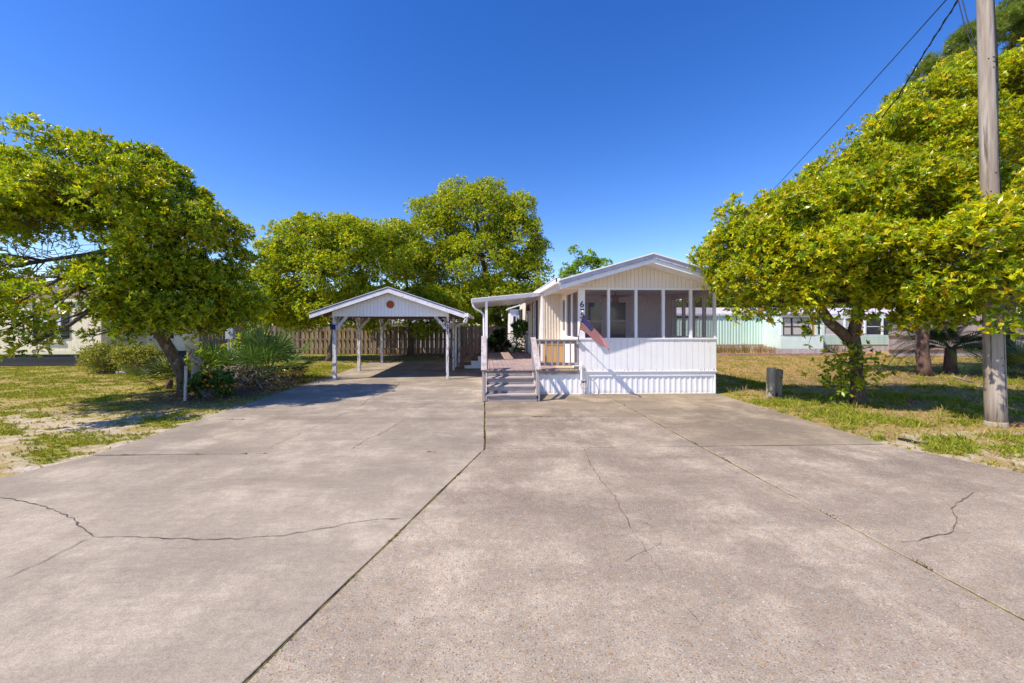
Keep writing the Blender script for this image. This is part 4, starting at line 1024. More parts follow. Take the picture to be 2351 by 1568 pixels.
# ------------------------------------------------------------------ trees
def LB(*rows): return [(tuple(P(px, py, t)), (rx, ry, rz)) for px, py, t, rx, ry, rz in rows]
def LBk(k, *rows): return LB(*[(px, py, t*k, rx*k, ry*k, rz*k) for px, py, t, rx, ry, rz in rows])
def TK(*rows): return [(P(px, py, t) if py is not None else None, r) for px, py, t, r in rows]
def ground_t(py): return FOC*CAM_H/(py-HY)
gb = G(431, 901); t0 = ground_t(901)
tree('oak_tree', 'leaning oak with crooked trunk rising from the overgrown bed on the left', gb,
     [(gb-Vector((0,0,.05)), .25), (P(420,858,t0), .165), (P(395,812,11.0), .15), (P(366,765,10.7), .135), (P(335,722,10.4), .125), (P(305,650,10.0), .11), (P(275,570,9.6), .085), (P(250,500,9.3), .055)],
     LBk(.73, (110,322,13,.75,.7,.22),(185,345,13,.95,.9,.32),(255,375,13,.8,1.0,.38),(330,400,13.3,1.05,1.3,.65),(60,425,12.5,1.5,1.6,.75),(395,455,13.5,.8,1.2,.6),(430,520,13.5,1.2,1.4,.75),(250,470,12.3,1.7,1.6,.85),(505,545,14,.5,1.0,.7),
        (150,450,12.3,1.4,1.5,.6),(60,500,12,1.4,1.4,.45),(330,540,12.6,1.2,1.3,.55),(285,640,12.4,1.25,1.2,.5),(420,655,13.5,1.15,1.3,.65),(540,670,14.5,.6,1.0,.7),(500,725,14.2,.65,1.0,.35),(240,690,12.2,.6,.8,.35),
        (370,730,13,.85,1,.3),(35,700,10,.55,.6,.36),(10,765,9.8,.5,.5,.3),(75,790,10.0,.25,.3,.2),(-120,480,12,2.0,2,1.3),(-60,640,10.8,1.0,1.0,.6),(250,770,12.6,.4,.4,.2),(560,620,15,.35,.6,.5),(490,620,14.4,.6,.9,.6),(300,690,12.2,1.0,.9,.42),(430,715,13.2,.9,.9,.4),(380,595,13.2,1.0,1.1,.55),(470,655,13.8,.8,.9,.55),(330,610,12.6,.9,1.0,.5),(540,740,14.4,.5,.7,.3),(560,705,14.6,.5,.7,.35),(475,765,13.6,.5,.5,.28),(410,700,13.0,.6,.6,.3),(255,745,12.4,.5,.5,.25),(320,760,12.4,.45,.5,.25)),
     21, 800, 40, .114, (6,6,2,.7,.12), clr=(.215,.41), holes=[(P(85,600,8.9), (.50,1.3,.22)), (P(440,585,9.6), (.41,1.2,.21))], limb_r=.06)
lt_ = bpy.data.objects['oak_tree']; bw = MB(); rp = random.Random(5)
for i in range(110):
    s = P(rp.uniform(10,190), rp.uniform(560,640), rp.uniform(8.2,9.6)); d = Vector((rp.gauss(-.5,.8), rp.gauss(0,.6), rp.gauss(.25,.5))).normalized()*rp.uniform(.25,.7)
    bw.tube([s, s+d*.5+Vector((rp.gauss(0,.06), rp.gauss(0,.06), rp.gauss(0,.06))), s+d], [.010,.007,.003], 4)
bw.build('bare_twigs', 'twig', lt_)
gb = G(757, 829); t0 = ground_t(829)
tree('oak_tree', 'broad oak with trunk just behind the left carport posts', gb,
     [(gb-Vector((0,0,.05)), .30), (P(760,815,t0), .20), (P(766,780,t0), .17), (P(768,750,t0), .155), (P(750,715,t0), .15), (P(736,680,t0), .13), (P(745,630,21), .10), (P(760,580,21), .07)],
     LB((720,560,21,1.9,1.7,1.1),(820,560,21,1.7,1.7,1.0),(655,625,21,1.2,1.4,1.2),(760,635,20.3,1.9,1.6,1.1),(880,590,21.5,1.4,1.5,1.3),(618,590,21.5,.65,.8,.8),
        (640,705,21,1.2,1.1,.65),(850,690,21.5,1.5,1.4,.75),(730,705,20.3,1.1,1.2,.55),(605,660,21.8,.6,.8,.9),(690,530,21.5,.9,.9,.6),(790,525,21.5,1.0,1.0,.5),(620,735,21.5,.9,.9,.4),(700,745,21.6,.9,.9,.35),(830,735,22,1.0,1.0,.35),(570,700,22,.7,.8,.6)),
     22, 640, 50, .136, (6,6,2,.8,.15), clr=(.36,.64), limb_r=.05, ratio=.32)
gb = G(942, 815); t0 = ground_t(815)
tree('oak_tree', 'slender oak standing against the fence behind the carport', gb,
     [(gb-Vector((0,0,.05)), .22), (P(942,790,t0), .16), (P(945,760,t0), .15), (P(938,720,t0), .13), (P(935,660,t0), .10)],
     LB((930,600,24.8,1.7,1.5,1.4),(975,690,24.6,1.5,1.3,.6),(890,690,24.6,1.2,1.2,.6),(965,750,24.5,.5,.5,.4),(1030,700,24.6,1.4,1.2,.7),(905,545,25,1.2,1.2,.8),(930,735,25,1.0,1.0,.35),(1020,735,25.2,1.0,1.0,.35),(860,740,25,.9,.9,.3)),
     23, 320, 44, .140, (5,6,2,.6,.1), clr=(.36,.66), limb_r=.045)
gb = G(1145, 808); t0 = ground_t(808)
tree('oak_tree', 'tallest round crowned oak rising behind the fence and the awning', gb,
     [(gb-Vector((0,0,.05)), .38), (P(1146,780,t0), .30), (P(1145,740,t0), .27), (P(1135,690,27), .24), (P(1120,640,26.8), .2), (P(1100,570,26.5), .14), (P(1095,510,26.3), .09)],
     LB((1090,490,26,2.4,2.2,1.5),(1000,560,26,2.0,2.0,1.8),(1180,550,26,1.8,2.0,1.8),(1090,600,25,2.6,2.0,1.6),(960,640,26,1.6,1.6,1.3),(1215,640,26,1.1,1.5,1.3),
        (1130,680,25,2.0,1.5,.9),(1010,690,25.5,1.6,1.4,.8),(985,490,26.5,1.1,1.2,.7),(1190,480,26.5,.9,1.1,.7),(1050,450,26.3,1.1,1.1,.7),(1120,448,26.3,1.1,1.1,.6),(1235,590,26.4,.7,1.0,1.0),(1190,700,26.2,1.2,1.2,.7),(1090,740,27.5,1.4,1,.5),(1190,745,27.5,1.2,1,.45)),
     24, 840, 50, .148, (6,6,2,.8,.15), clr=(.42,.76), limb_r=.07, holes=[(P(1120,530,24.3), (.9,1.0,.6))])
t0 = 36; gb = Vector((P(1345,HY+CAM_H*FOC/t0,t0))); gb.z = 0
tree('young_tree', 'thin bright green tree showing above the white roof ridge', gb,
     [(gb, .15), (P(1340,740,t0), .13), (P(1338,680,t0), .10), (P(1330,630,t0), .06), (P(1322,590,t0), .03)],
     LB((1345,612,36,1.1,1.1,.6),(1298,622,36,.7,.7,.5),(1385,606,36,.55,.6,.3),(1318,585,36,.5,.5,.55),(1355,590,36,.6,.6,.4),(1320,640,36,1.4,1.2,.5)),
     25, 70, 26, .20, (3,6,1,.3,.1), clr=(.25,.45), limb_r=.03, greens=[(.36,.52,.02),(.28,.46,.025),(.16,.30,.02),(.42,.52,.025),(.42,.42,.03)])
gb = G(1972, 928); t0 = ground_t(928)
fork = P(1958,772,9.65)
rt = tree('oak_tree', 'forked front oak with yellow green crown on the right lawn', gb,
     [(gb-Vector((0,0,.05)), .19), (P(1970,905,t0), .145), (P(1967,850,9.7), .128), (P(1964,800,9.7), .13), (fork, .14), (P(1966,735,9.55), .115), (P(1972,690,9.4), .10), (P(1985,640,9.3), .09), (P(2010,560,9.2), .06)],
     LB((1712,575,9.8,.75,1.1,.62),(1755,520,9.6,1.0,1.2,.6),(1880,480,9.4,1.2,1.3,.6),(2020,465,9.2,1.3,1.4,.6),(2170,470,9,1.3,1.4,.6),(2330,500,8.0,1.1,1.0,.7),(1735,640,9.6,.8,1.1,.40),
        (1820,600,9.0,1.15,1.2,.65),(1950,590,8.6,1.15,1.1,.7),(2080,610,8.4,1.1,1.1,.65),(2210,600,7.1,.65,.5,.6),(2300,560,6.7,.6,.35,.55),(2310,665,6.75,.42,.32,.28),(2190,690,7.9,.65,.6,.33),
        (2440,580,7.4,1.0,.9,.9),(1790,690,9.2,.6,.7,.26),(1905,680,8.7,.6,.7,.28),(2060,700,8.5,.7,.7,.28),(2520,470,8.5,1.5,1.3,1.1),(1645,580,10,.3,.5,.3),(2120,720,8.4,.4,.4,.25)),
     26, 800, 44, .122, (8,5,2,2.6,.35), clr=(.25,.46), limb_r=.055)
lm = MB(); a = Vector(fork)
lm.tube([P(1960,790,9.68), P(1935,765,9.65), P(1905,740,9.6), P(1885,710,9.55), P(1872,670,9.5), P(1840,620,9.4), P(1790,570,9.5)], [.14,.125,.115,.105,.09,.06,.03], 10)
lm.build('limb', 'bark', rt, smooth=True)
# sprouts hugging the trunk and hanging twig ends
def sprout(root, px, py, t, r, seed, n, L=.13, wts=(3,5,3,1.5,.6)):
    rng = np.random.default_rng(seed); c = np.array(P(px, py, t))
    pos = c + rng.normal(size=(n,3))*np.array((r[0], r[1], r[2]))*.5
    axes = unit((pos-c)*1.5/np.array(r) + rng.normal(size=(n,3))*.6 + np.array((0,0,.2)))
    b0, d, nr, LL, W = rosettes(rng, pos, axes, 5, L, .42, (.4,1.3))
    col = np.repeat(palette(rng, n, GREENS, wts), 5, 0)*rng.normal(1,.15,(n*5,1))
    tag(link('sprouts', leaves_mesh('sprouts', b0-np.array(ORIG[root.name]), d, nr, LL, W, np.clip(col,.004,1), 'leaf'), root), kind='stuff')
    mb = MB(); rp = random.Random(seed)
    for j in range(0, n, 6): mb.tube([P(px+rp.uniform(-4,4), py+rp.uniform(-20,30), t), Vector(pos[j])], [.008,.003], 3)
    mb.build('twigs', 'bark', root)
sprout(rt, 1955, 838, 9.45, (.62,.5,.48), 3, 170, .135)
sprout(rt, 1935, 880, 9.4, (.35,.3,.3), 4, 50, .135)
sprout(rt, 1690, 712, 9.5, (.2,.2,.28), 5, 28)
sprout(rt, 1862, 745, 8.9, (.18,.2,.36), 6, 34)
sprout(rt, 2170, 735, 7.9, (.35,.3,.25), 11, 40)
sprout(rt, 2300, 735, 6.8, (.3,.25,.25), 12, 40)
sprout(rt, 2065, 745, 8.5, (.3,.3,.22), 13, 34)
sprout(rt, 1775, 725, 9.1, (.25,.25,.2), 14, 26)
sprout(rt, 2345, 720, 7.0, (.35,.25,.3), 15, 40)
sprout(rt, 1985, 725, 8.7, (.3,.2,.2), 8, 30)
gb = G(2125, 863); t0 = ground_t(863)
tree('oak_tree', 'tall oak with reddish trunk behind the utility pole', gb,
     [(gb-Vector((0,0,.05)), .26), (P(2122,840,t0), .205), (P(2116,800,t0), .19), (P(2120,750,t0), .18), (P(2130,680,t0), .17), (P(2150,580,15), .16), (P(2180,470,14.8), .15), (P(2200,360,14.5), .1), (P(2230,280,14.5), .06)],
     LB((1955,405,14,1.2,1.5,.65),(2050,335,14,1.5,1.7,1.0),(2150,260,14.5,1.5,1.7,1.2),(2255,215,15,1.4,1.7,1.1),(2350,250,15,1.6,1.7,1.4),(2180,350,13.3,1.7,1.5,1.1),(2270,330,13.5,1.3,1.5,1.1),(2450,330,14.5,2,2,2),
        (1915,425,13.5,.7,.9,.4),(2110,420,13.2,1.6,1.4,.9),(2010,370,14.2,.9,1.0,.6),(2220,165,15,.7,.8,.5)),
     27, 680, 44, .150, (8,5,2,2.2,.3), clr=(.34,.60), limb_r=.06, bark='bark_red')
gb = G(2313, 839); t0 = ground_t(839)
NEED = [(.16,.24,.03),(.23,.30,.035),(.09,.15,.03),(.28,.31,.04)]
tree('pine_tree', 'dark pine towering above the oaks at the upper right', gb,
     [(gb-Vector((0,0,.05)), .30), (P(2313,800,t0), .24), (P(2316,600,t0), .22), (P(2318,400,t0), .18), (P(2318,200,t0), .13), (P(2330,60,t0), .07), (P(2335,-60,t0), .03)],
     LB((2135,178,18.0,.5,.5,.5),(2180,140,18.0,.6,.7,.55),(2205,165,18.0,.7,.8,.4),(2225,100,18.2,.7,.8,.5),(2262,80,18.4,.9,.9,.55),(2290,60,18.6,.8,.8,.5),(2345,70,18.6,1.1,1,.7),(2400,30,18.6,1.5,1.2,1.0),(2345,150,18.3,.9,.9,.5),(2420,160,18.4,1.2,1.1,.8),(2340,390,18.5,.8,.8,.45),(2350,10,18.8,.8,.8,.5),(2400,420,18.5,1.0,1,.6)),
     28, 220, 50, .24, (4,4,2,2), clr=(.22,.42), k=12, ratio=.07, spread=(.2,1.2), limb_r=.045, bark='bark_red', greens=NEED)
# far woods: separate trees, smaller leaves are not told apart there
FARG = [(.24,.30,.02),(.17,.24,.02),(.32,.34,.025),(.11,.17,.02),(.34,.29,.03)]
def far_tree(px, top, t, wd, seed, label, group, wts=(3,3,2,2,.5)):
    gb = P(px, HY+CAM_H*FOC/t, t); gb.z = 0; h = (HY-top)*t/FOC + CAM_H; rp = random.Random(seed)
    lob = []
    for i in range(7):
        lob.append(((gb.x+rp.uniform(-.6,.6)*wd, gb.y+rp.uniform(-.4,.4)*wd, h*rp.uniform(.42,.88)), (wd*rp.uniform(.3,.5), wd*.4, h*rp.uniform(.10,.17))))
    tree('background_tree', label, gb, [(gb, .22), (gb+Vector((.1,0,h*.3)), .18), (gb+Vector((.05,.1,h*.55)), .12), (gb+Vector((0,0,h*.75)), .06)],
         lob, seed, 130, 26, .36, wts, clr=(.5,.95), k=5, twigs=False, group=group, greens=FARG)
ORD = ['first','second','third','fourth','fifth','sixth','seventh','eighth','ninth']
i = 0
for px, top, t, wd in ((1500,690,44,4.5),(1590,668,47,5),(1680,676,44,5),(1770,655,50,5.5),(1880,668,46,5),(1990,640,50,6),(2110,640,44,6),(2240,620,46,6),(2380,610,40,6)):
    far_tree(px, top, t, wd, 100+i, ORD[i]+' tree from the left in the woods behind the mint mobile home', 'trees behind the mint mobile home'); i += 1
for px, top, t, wd in ((-120,640,38,5),(30,655,40,5),(170,668,42,5),(330,670,44,5),(470,668,42,5),(560,690,40,4)):
    far_tree(px, top, t, wd, 100+i, ORD[i-9]+' tree from the left beyond the roof of the cream house', 'trees behind the cream house'); i += 1
for px, top, t, wd in ((640,668,44,5.5),(740,660,46,6),(850,655,44,6),(960,660,46,6),(1080,655,44,6),(1180,670,44,5.5),(1260,690,46,5)):
    far_tree(px, top, t, wd, 100+i, ORD[i-15]+' tree from the left in the distance beyond the brown fence', 'trees beyond the brown fence'); i += 1

# ------------------------------------------------------------------ utility pole and wires
ub = G(2287, 978); ut = P(2256, -190, ground_t(978))
pole = thing('utility_pole', 'tall weathered round wooden utility pole on the right lawn', 'utility pole', ub)
pts = [Vector(ub).lerp(ut, q) for q in np.linspace(-.02, 1, 14)]
MB().tube(pts, [.148-.05*q for q in np.linspace(0,1,14)], 20).build('shaft', 'pole_wood', pole, smooth=True)
MB().tube([Vector(ub).lerp(ut, q)+Vector((.01,-.152+.05*q,0)) for q in np.linspace(.04,.55,6)], .004, 5).build('split', 'crack', pole)
MB().lathe([(.170,-.02),(.165,.02),(.156,.06),(.147,.10)], ub, 20).build('base_collar', 'stump_wood', pole, smooth=True)
MB().tube([Vector(ub).lerp(ut, q)+Vector((.06+.02*math.sin(q*20),-.12+.035*q,0)) for q in np.linspace(.45,.99,16)], .016, 6).build('riser_cable', 'wire', pole, smooth=True)
nb = MB(); rp = random.Random(9)
for i in range(22):
    q = rp.uniform(.1,.95); c_ = Vector(ub).lerp(ut, q); a_ = rp.uniform(-2.6,-.6); r_ = .148-.05*q
    nb.box(c_.x+r_*math.cos(a_)-.006, c_.x+r_*math.cos(a_)+.006, c_.y+r_*math.sin(a_)-.01, c_.y+r_*math.sin(a_)+.004, c_.z-.008, c_.z+.008)
nb.build('nail', 'black_metal', pole)
hk = Vector(ub).lerp(ut, .715)
MB().tube([hk+Vector((-.02,-.10,.04)), hk+Vector((.02,-.15,.0)), hk+Vector((.03,-.13,-.06)), hk+Vector((-.02,-.10,-.05))], .010, 6).build('cable_clamp', 'black_metal', pole)
def wire(label, pts, r=.012, sag=0.0, twist=False):
    pts = [Vector(p) for p in pts]; out = []
    for a, b_ in zip(pts[:-1], pts[1:]):
        for k in range(16):
            q = k/16; out.append(a.lerp(b_, q) - Vector((0,0,sag*4*q*(1-q))))
    out.append(pts[-1]); mb = MB(); mb.tube(out, r, 6)
    if twist:
        L = len(out); mb.tube([p+Vector((.02*math.cos(i*1.3), 0, .02*math.sin(i*1.3))) for i, p in enumerate(out)], r*.8, 5)
    ob = mb.build('overhead_wire', 'wire', org=pts[0], smooth=True); return tag(ob, label, 'wire', 'wires on the utility pole')
top_ = Vector(ub).lerp(ut, .955)
wire('upper thin black wire sloping down left from the utility pole', [top_, P(2172,0,9.0), P(2060,125,12), P(1925,275,16.5), P(1786,424,22), P(1660,548,30)], .015)
wire('lower thick twisted black wire sloping from the pole into the oak', [top_-Vector((0,0,.1)), P(2200,0,8.6), P(2120,125,10.4), P(2060,225,12), P(1962,348,15.5), P(1880,440,19)], .016, twist=True)
wire('left of two thin wires dropping to the clamp on the pole', [P(2190,-40,8.4), P(2215,60,8.0), P(2240,125,7.7), hk], .008)
wire('right of two thin wires dropping to the clamp on the pole', [P(2200,-40,8.3), P(2222,50,8.0), P(2243,115,7.7), hk+Vector((.02,0,.02))], .008)

# ------------------------------------------------------------------ palms
def fan_leaf(seed, cols, nbl=24, R_=.62, pet=.62, droop=.25, spreadA=2.3):
    rng = np.random.default_rng(seed); base = []; d = []; nr = []; L = []
    base.append((0,0,0)); d.append((1,0,.05)); nr.append((0,0,1)); L.append(pet)
    for i in range(nbl):
        a = -spreadA+2*spreadA*i/(nbl-1)
        base.append((pet*.97,0,.0)); d.append((math.cos(a)+.25, math.sin(a), .18*math.cos(i*math.pi)*.25+.18-droop*abs(a)*.35+rng.normal()*.05)); nr.append((0,0,1)); L.append(R_*(1-.12*abs(a)/spreadA)*rng.uniform(.88,1.08))
    base = np.array(base); d = unit(np.array(d)); nr = np.array(nr, float); L = np.array(L)
    W = np.where(np.arange(len(L)) == 0, .025, .036)
    col = np.array(cols)[rng.integers(0, len(cols), len(L))]*rng.normal(1,.12,(len(L),1))
    return leaves_mesh('palm_leaf', base, d, nr, L, W, np.clip(col,.004,1), 'palm', bend=.02)
PC = [(.13,.23,.055),(.18,.29,.06),(.09,.16,.05)]; PD = [(.28,.20,.13),(.20,.14,.10)]; PY = [(.24,.26,.04),(.16,.20,.04)]
FANS = [fan_leaf(i, PC, droop=.1+.12*i) for i in range(4)]; DEADF = [fan_leaf(20+i, PD, R_=.42, pet=.45, droop=.8) for i in range(2)]; YF = [fan_leaf(30+i, PY) for i in range(2)]
def palmetto(label, c, n, scale, seed, up=(.15,1.15), dead=4, meshes=FANS, sector=None):
    rp = random.Random(seed); root = thing('palmetto', label, 'palmetto', c)
    MB().tube([Vector(c)+Vector((0,0,-.05)), Vector(c)+Vector((.04,0,.14*scale)), Vector(c)+Vector((.1,0,.3*scale))], [.09*scale,.10*scale,.06*scale], 9).build('trunk', 'bark_red', root)
    for i in range(n+dead):
        dd = i >= n; az = rp.uniform(0, 6.283) if sector is None else rp.uniform(*sector); el = rp.uniform(*up) if not dd else rp.uniform(-.25,.05)
        o = piece('palm_leaf', rp.choice(meshes if not dd else DEADF), root, Vector(c)+Vector((.08*math.cos(az),.08*math.sin(az),.22*scale)), (rp.uniform(-.5,.5), -el, az), (scale*rp.uniform(.8,1.15),)*3)
    return root
palmetto('big spreading green saw palmetto at the right end of the overgrown bed', G(618,876), 24, 1.42, 1, up=(.0,1.2), dead=8)
palmetto('small low palmetto left of the leaning oak trunk', G(385,893), 14, .95, 2, up=(.05,.8), dead=3, meshes=FANS[:2]+YF)
palmetto('palmetto half hidden behind the brush in the middle of the bed', G(520,872), 16, 1.15, 3, up=(.2,1.1), dead=2)
palmetto('palmetto tucked behind the pelican post at the oak roots', G(452,868), 8, .85, 4, up=(.3,1.0), dead=1)
palmetto('yellow green palmetto at the right edge of the photo behind the pole', G(2368,868), 14, 1.1, 5, up=(.1,1.0), dead=3, meshes=YF+FANS[:1])
def frond(seed):
    rng = np.random.default_rng(seed); base = []; d = []; nr = []; L = []; W = []
    pts = []; ang = .9; p = np.array((0.,0.,0.))
    for i in range(32):
        pts.append(p.copy()); p = p + .052*np.array((math.cos(ang), 0, math.sin(ang))); ang -= .042+.006*seed
    for i in range(31):
        t_ = pts[i+1]-pts[i]; base.append(pts[i]); d.append(t_); nr.append((0,1,0)); L.append(.07); W.append(.022)
        if i > 4:
            for s in (1,-1):
                base.append(pts[i]); d.append((t_[0]*14, s*.9, t_[2]*14+.30)); nr.append((0,0,1)); L.append(.27*math.sin(math.pi*(i/31)**.8)+.05); W.append(.024)
    base = np.array(base); d = unit(np.array(d)); n = len(base)
    col = np.array((.035,.075,.02))*rng.normal(1,.2,(n,1))
    return leaves_mesh('frond', base, d, np.array(nr, float), np.array(L), np.array(W), np.clip(col,.003,1), 'palm', .02)
FR = [frond(i) for i in range(3)]
def sago(label, c, n, s, seed):
    root = thing('sago_palm', label, 'palm', c); rp = random.Random(seed)
    MB().tube([Vector(c)-Vector((0,0,.05)), Vector(c)+Vector((0,0,.35)), Vector(c)+Vector((0,0,.75*s))], [.15*s,.14*s,.11*s], 12).build('trunk', 'bark_red', root)
    for i in range(n): piece('frond', rp.choice(FR), root, Vector(c)+Vector((0,0,.70*s)), (0, rp.uniform(-.45,.75), i*2.399), (s*rp.uniform(.9,1.15),)*3)
sago('dark sago palm with arching fronds beside the reddish trunk', G(2182,858), 56, 1.38, 1)
sago('dark sago palm cut by the right edge of the photo', G(2352,846), 30, .9, 2)

# ------------------------------------------------------------------ bed on the left
pc = G(449, 906); 
wp = MB().tube([pc+Vector((0,0,-.05)), pc+Vector((0,0,.4)), pc+Vector((.01,0,.775))], [.105,.10,.095], 14).build('wooden_piling', 'stump_wood', org=pc, smooth=False)
tag(wp, 'round grey wooden piling carrying the pelican statue', 'post')
b0 = pc+Vector((.01,0,.777)); pel = thing('pelican_statue', 'weathered stone pelican statue perched on the round piling', 'statue', b0)
def L_(x, y, z): return b0+Vector((x,y,z))
mb = MB(); mb.tube([L_(.17,.02,.045), L_(.14,.01,.085), L_(.09,.01,.145), L_(.03,0,.185), L_(-.04,0,.205), L_(-.09,0,.225), L_(-.125,-.01,.262), L_(-.115,-.01,.31), L_(-.085,-.01,.355), L_(-.06,-.01,.395), L_(-.055,-.01,.44), L_(-.07,-.01,.475), L_(-.085,-.01,.492)],
    [.010,.035,.070,.092,.088,.072,.052,.040,.036,.036,.044,.036,.010], 14)
mb.build('body', 'pelican_stone', pel, smooth=True)
MB().tube([L_(-.08,-.01,.46), L_(-.125,-.02,.41), L_(-.165,-.025,.35), L_(-.195,-.03,.285)], [.030,.028,.022,.007], 10).build('bill', 'pelican_beak', pel, smooth=True)
for s in (1,-1): MB().tube([L_(-.05,s*.06,.24), L_(.02,s*.082,.20), L_(.10,s*.065,.13), L_(.18,s*.03,.05)], [.02,.05,.042,.008], 10).build('wing', 'pelican_stone', pel, smooth=True)
for s in (1,-1): MB().tube([L_(-.0,s*.035,.0), L_(.0,s*.04,.12)], [.022,.035], 8).build('leg', 'pelican_stone', pel)
MB().lathe([(.098,0),(.10,.012),(.09,.028)], b0, 16).build('base', 'pelican_stone', pel)
c_ = G(425, 921)
ps = MB().box(c_.x-.027, c_.x+.027, c_.y-.02, c_.y+.02, -.05, .90).build('leaning_stake', 'pale_stake', org=c_); ps.rotation_euler = (0, R(1.5), 0)
tag(ps, 'peeling white wooden stake in front of the pelican piling', 'post')
LG = [(.09,.20,.03),(.14,.26,.035),(.06,.13,.03)]
lc = G(482, 912); lan = bush('lantana_bush', 'green lantana bush dotted with orange flowers by the pelican post', 'bush', lc, (.70,.52,.34), 6, 1100, .085, LG, (3,3,2), ratio=.6, stems=26)
fm_ = MB()
for k in range(7):
    a = k*.9; fm_.lathe([(.010,0),(.014,.007),(.006,.014)], (.017*math.cos(a)*(k > 0), .017*math.sin(a)*(k > 0), .004*(k == 0)), 6)
fme = matmesh(fm_, 'flower', 'flower'); rp = random.Random(4)
for i in range(44):
    a = rp.uniform(0,6.28); q = rp.random()**.5
    z = .66*math.sqrt(max(.05, 1-q*q*.9))*rp.uniform(.75,1.02)
    piece('flower', fme, lan, lc+Vector((.66*q*math.cos(a), .54*q*math.sin(a)-.08, z)), (rp.uniform(-1.0,.2), rp.uniform(-.5,.5), 0), (rp.uniform(1.1,1.7),)*3)
bush('sprout_bush', 'leafy oak sprouts growing behind the pelican statue', 'bush', G(490,872), (.75,.5,.62), 7, 620, .14, GREENS, (1,5,6,.3,.1), ratio=.42, stems=14)
bush('sprout_bush', 'tall yellow green shrub growing against the electric meter', 'bush', G(552,846), (.9,.6,.75), 17, 620, .15, GREENS, (5,4,2,1.5,.3), ratio=.42, stems=14)
SG = [(.30,.34,.05),(.40,.40,.06),(.18,.22,.045),(.44,.37,.09)]
bush('round_shrub', 'left of two rounded shrubs by the cream house', 'shrub', G(244,856), (.98,.8,.60), 8, 3200, .062, SG, (3,3,2,2), ratio=.5, stems=26)
bush('round_shrub', 'right brighter shrub of the two by the cream house', 'shrub', G(318,857), (.92,.75,.60), 9, 3000, .064, SG, (3,4,1,1.5), ratio=.5, stems=26)
st_ = MB(); q = G(282,858); st_.add([(q.x-.28,q.y-.1,-.02),(q.x+.25,q.y-.12,-.02),(q.x+.28,q.y+.12,-.02),(q.x-.25,q.y+.1,-.02),(q.x-.2,q.y-.07,.10),(q.x+.18,q.y-.08,.13),(q.x+.2,q.y+.08,.12),(q.x-.18,q.y+.07,.11)], [(4,5,6,7),(0,1,5,4),(1,2,6,5),(2,3,7,6),(3,0,4,7)])
tag(st_.build('stone', 'concrete_block', org=q, bevel=.03), 'flat grey stone under the rounded shrubs', 'stone')
# heap of dead twigs
hc = G(556, 884); br = thing('brush_pile', 'heap of dead tangled twigs and vines in the bed', 'brush', hc); rp = random.Random(12); tw = MB()
for i in range(420):
    a = rp.uniform(0,6.28); q = rp.random()**.6; x = 1.35*q*math.cos(a); y = .85*q*math.sin(a); h = max(.06, .62*(1-q*q))*rp.uniform(.1,1.1)
    s = hc+Vector((x, y, h)); d = Vector((rp.gauss(0,1)*1.2, rp.gauss(0,.7), rp.gauss(-.05,.35))).normalized()*rp.uniform(.25,.8)
    m_ = s+d*.5+Vector((rp.gauss(0,.05), rp.gauss(0,.05), rp.gauss(.05,.05))); e = s+d+Vector((0,0,-.12)); e.z = max(.01, e.z); m_.z = max(.02, m_.z)
    r_ = rp.uniform(.004,.010); tw.tube([s, m_, e], [r_, r_*.9, r_*.5], 4)
tw.build('twigs', 'dead_twig', br)
bl = MB()
for i in range(4):
    s = hc+Vector((-.9+i*.45, -.55+.1*i, .35)); bl.tube([s, s+Vector((.35,-.35,-.1)), s+Vector((.75,-.75,-.33))], [.02,.018,.012], 6)
bl.build('branch', 'dead_twig', br, smooth=True)
rng = np.random.default_rng(77); n = 900
pos = np.array(hc) + np.stack([rng.normal(0,.75,n), rng.normal(0,.5,n), rng.uniform(.05,.55,n)], 1)
b0_, d, nr, LL, W = rosettes(rng, pos, unit(rng.normal(size=(n,3))+np.array((0,0,.8))), 3, .09, .5, (.4,1.4))
colr = np.repeat(palette(rng, n, [(.05,.10,.018),(.08,.12,.02),(.20,.14,.08),(.13,.09,.05)], (4,3,2,2)), 3, 0)
link('leaves', leaves_mesh('leaves', b0_-np.array(ORIG[br.name]), d, nr, LL, W, np.clip(colr,.004,1), 'leaf'), br)

# ------------------------------------------------------------------ small things on the right lawn
for (px, py, t_, r_, h, lab) in ((1768,911,0,.105,.78,'left thicker of two short weathered wooden posts beside the porch'), (1786,909,0,.085,.72,'right thinner of two short weathered wooden posts beside the porch')):
    c_ = G(px, py); n_ = 16; mb = MB(); rp = random.Random(px); rad = [r_*rp.uniform(.94,1.06) for _ in range(5)]
    mb.tube([c_+Vector((.01*k, 0, -.05+(h+.05)*k/4)) for k in range(5)], rad, n_); ob = mb.build('wooden_stump_post', 'stump_wood', org=c_)
    for v in ob.data.vertices:
        if v.co.z > h*.9: v.co.z += rp.uniform(-.03,.02)
    tag(ob, lab, 'post')
a = G(2062, 1008); b_ = G(2128, 1021); mb = MB()
for k in range(6):
    p_ = a.lerp(b_, k/6); q_ = a.lerp(b_, (k+1)/6); mb.bar(p_+Vector((0,0,.012+.006*math.sin(k))), q_+Vector((0,0,.012+.006*math.sin(k+1))), .05, .025)
tag(mb.build('edging_strip', 'plastic_black', org=a), 'piece of black plastic edging lying on the right lawn', 'edging')
bkm = MB().box(-.1,.1,-.05,.05,-.01,.055)
for i, (px, py, rz_, lab) in enumerate(((2325,978,.4,'red brick lying right beside the utility pole base'), (2342,976,-.3,'red brick farther right of the utility pole at the photo edge'), (2095,925,.2,'loose brick lying in the shade behind the forked oak'))):
    c_ = G(px, py); ob = MB().box(c_.x-.1, c_.x+.1, c_.y-.05, c_.y+.05, -.02, .055).build('loose_brick', 'brick', org=c_, bevel=.006); ob.rotation_euler.z = rz_
    tag(ob, lab, 'brick')
br2 = MB(); q = G(2205, 880)
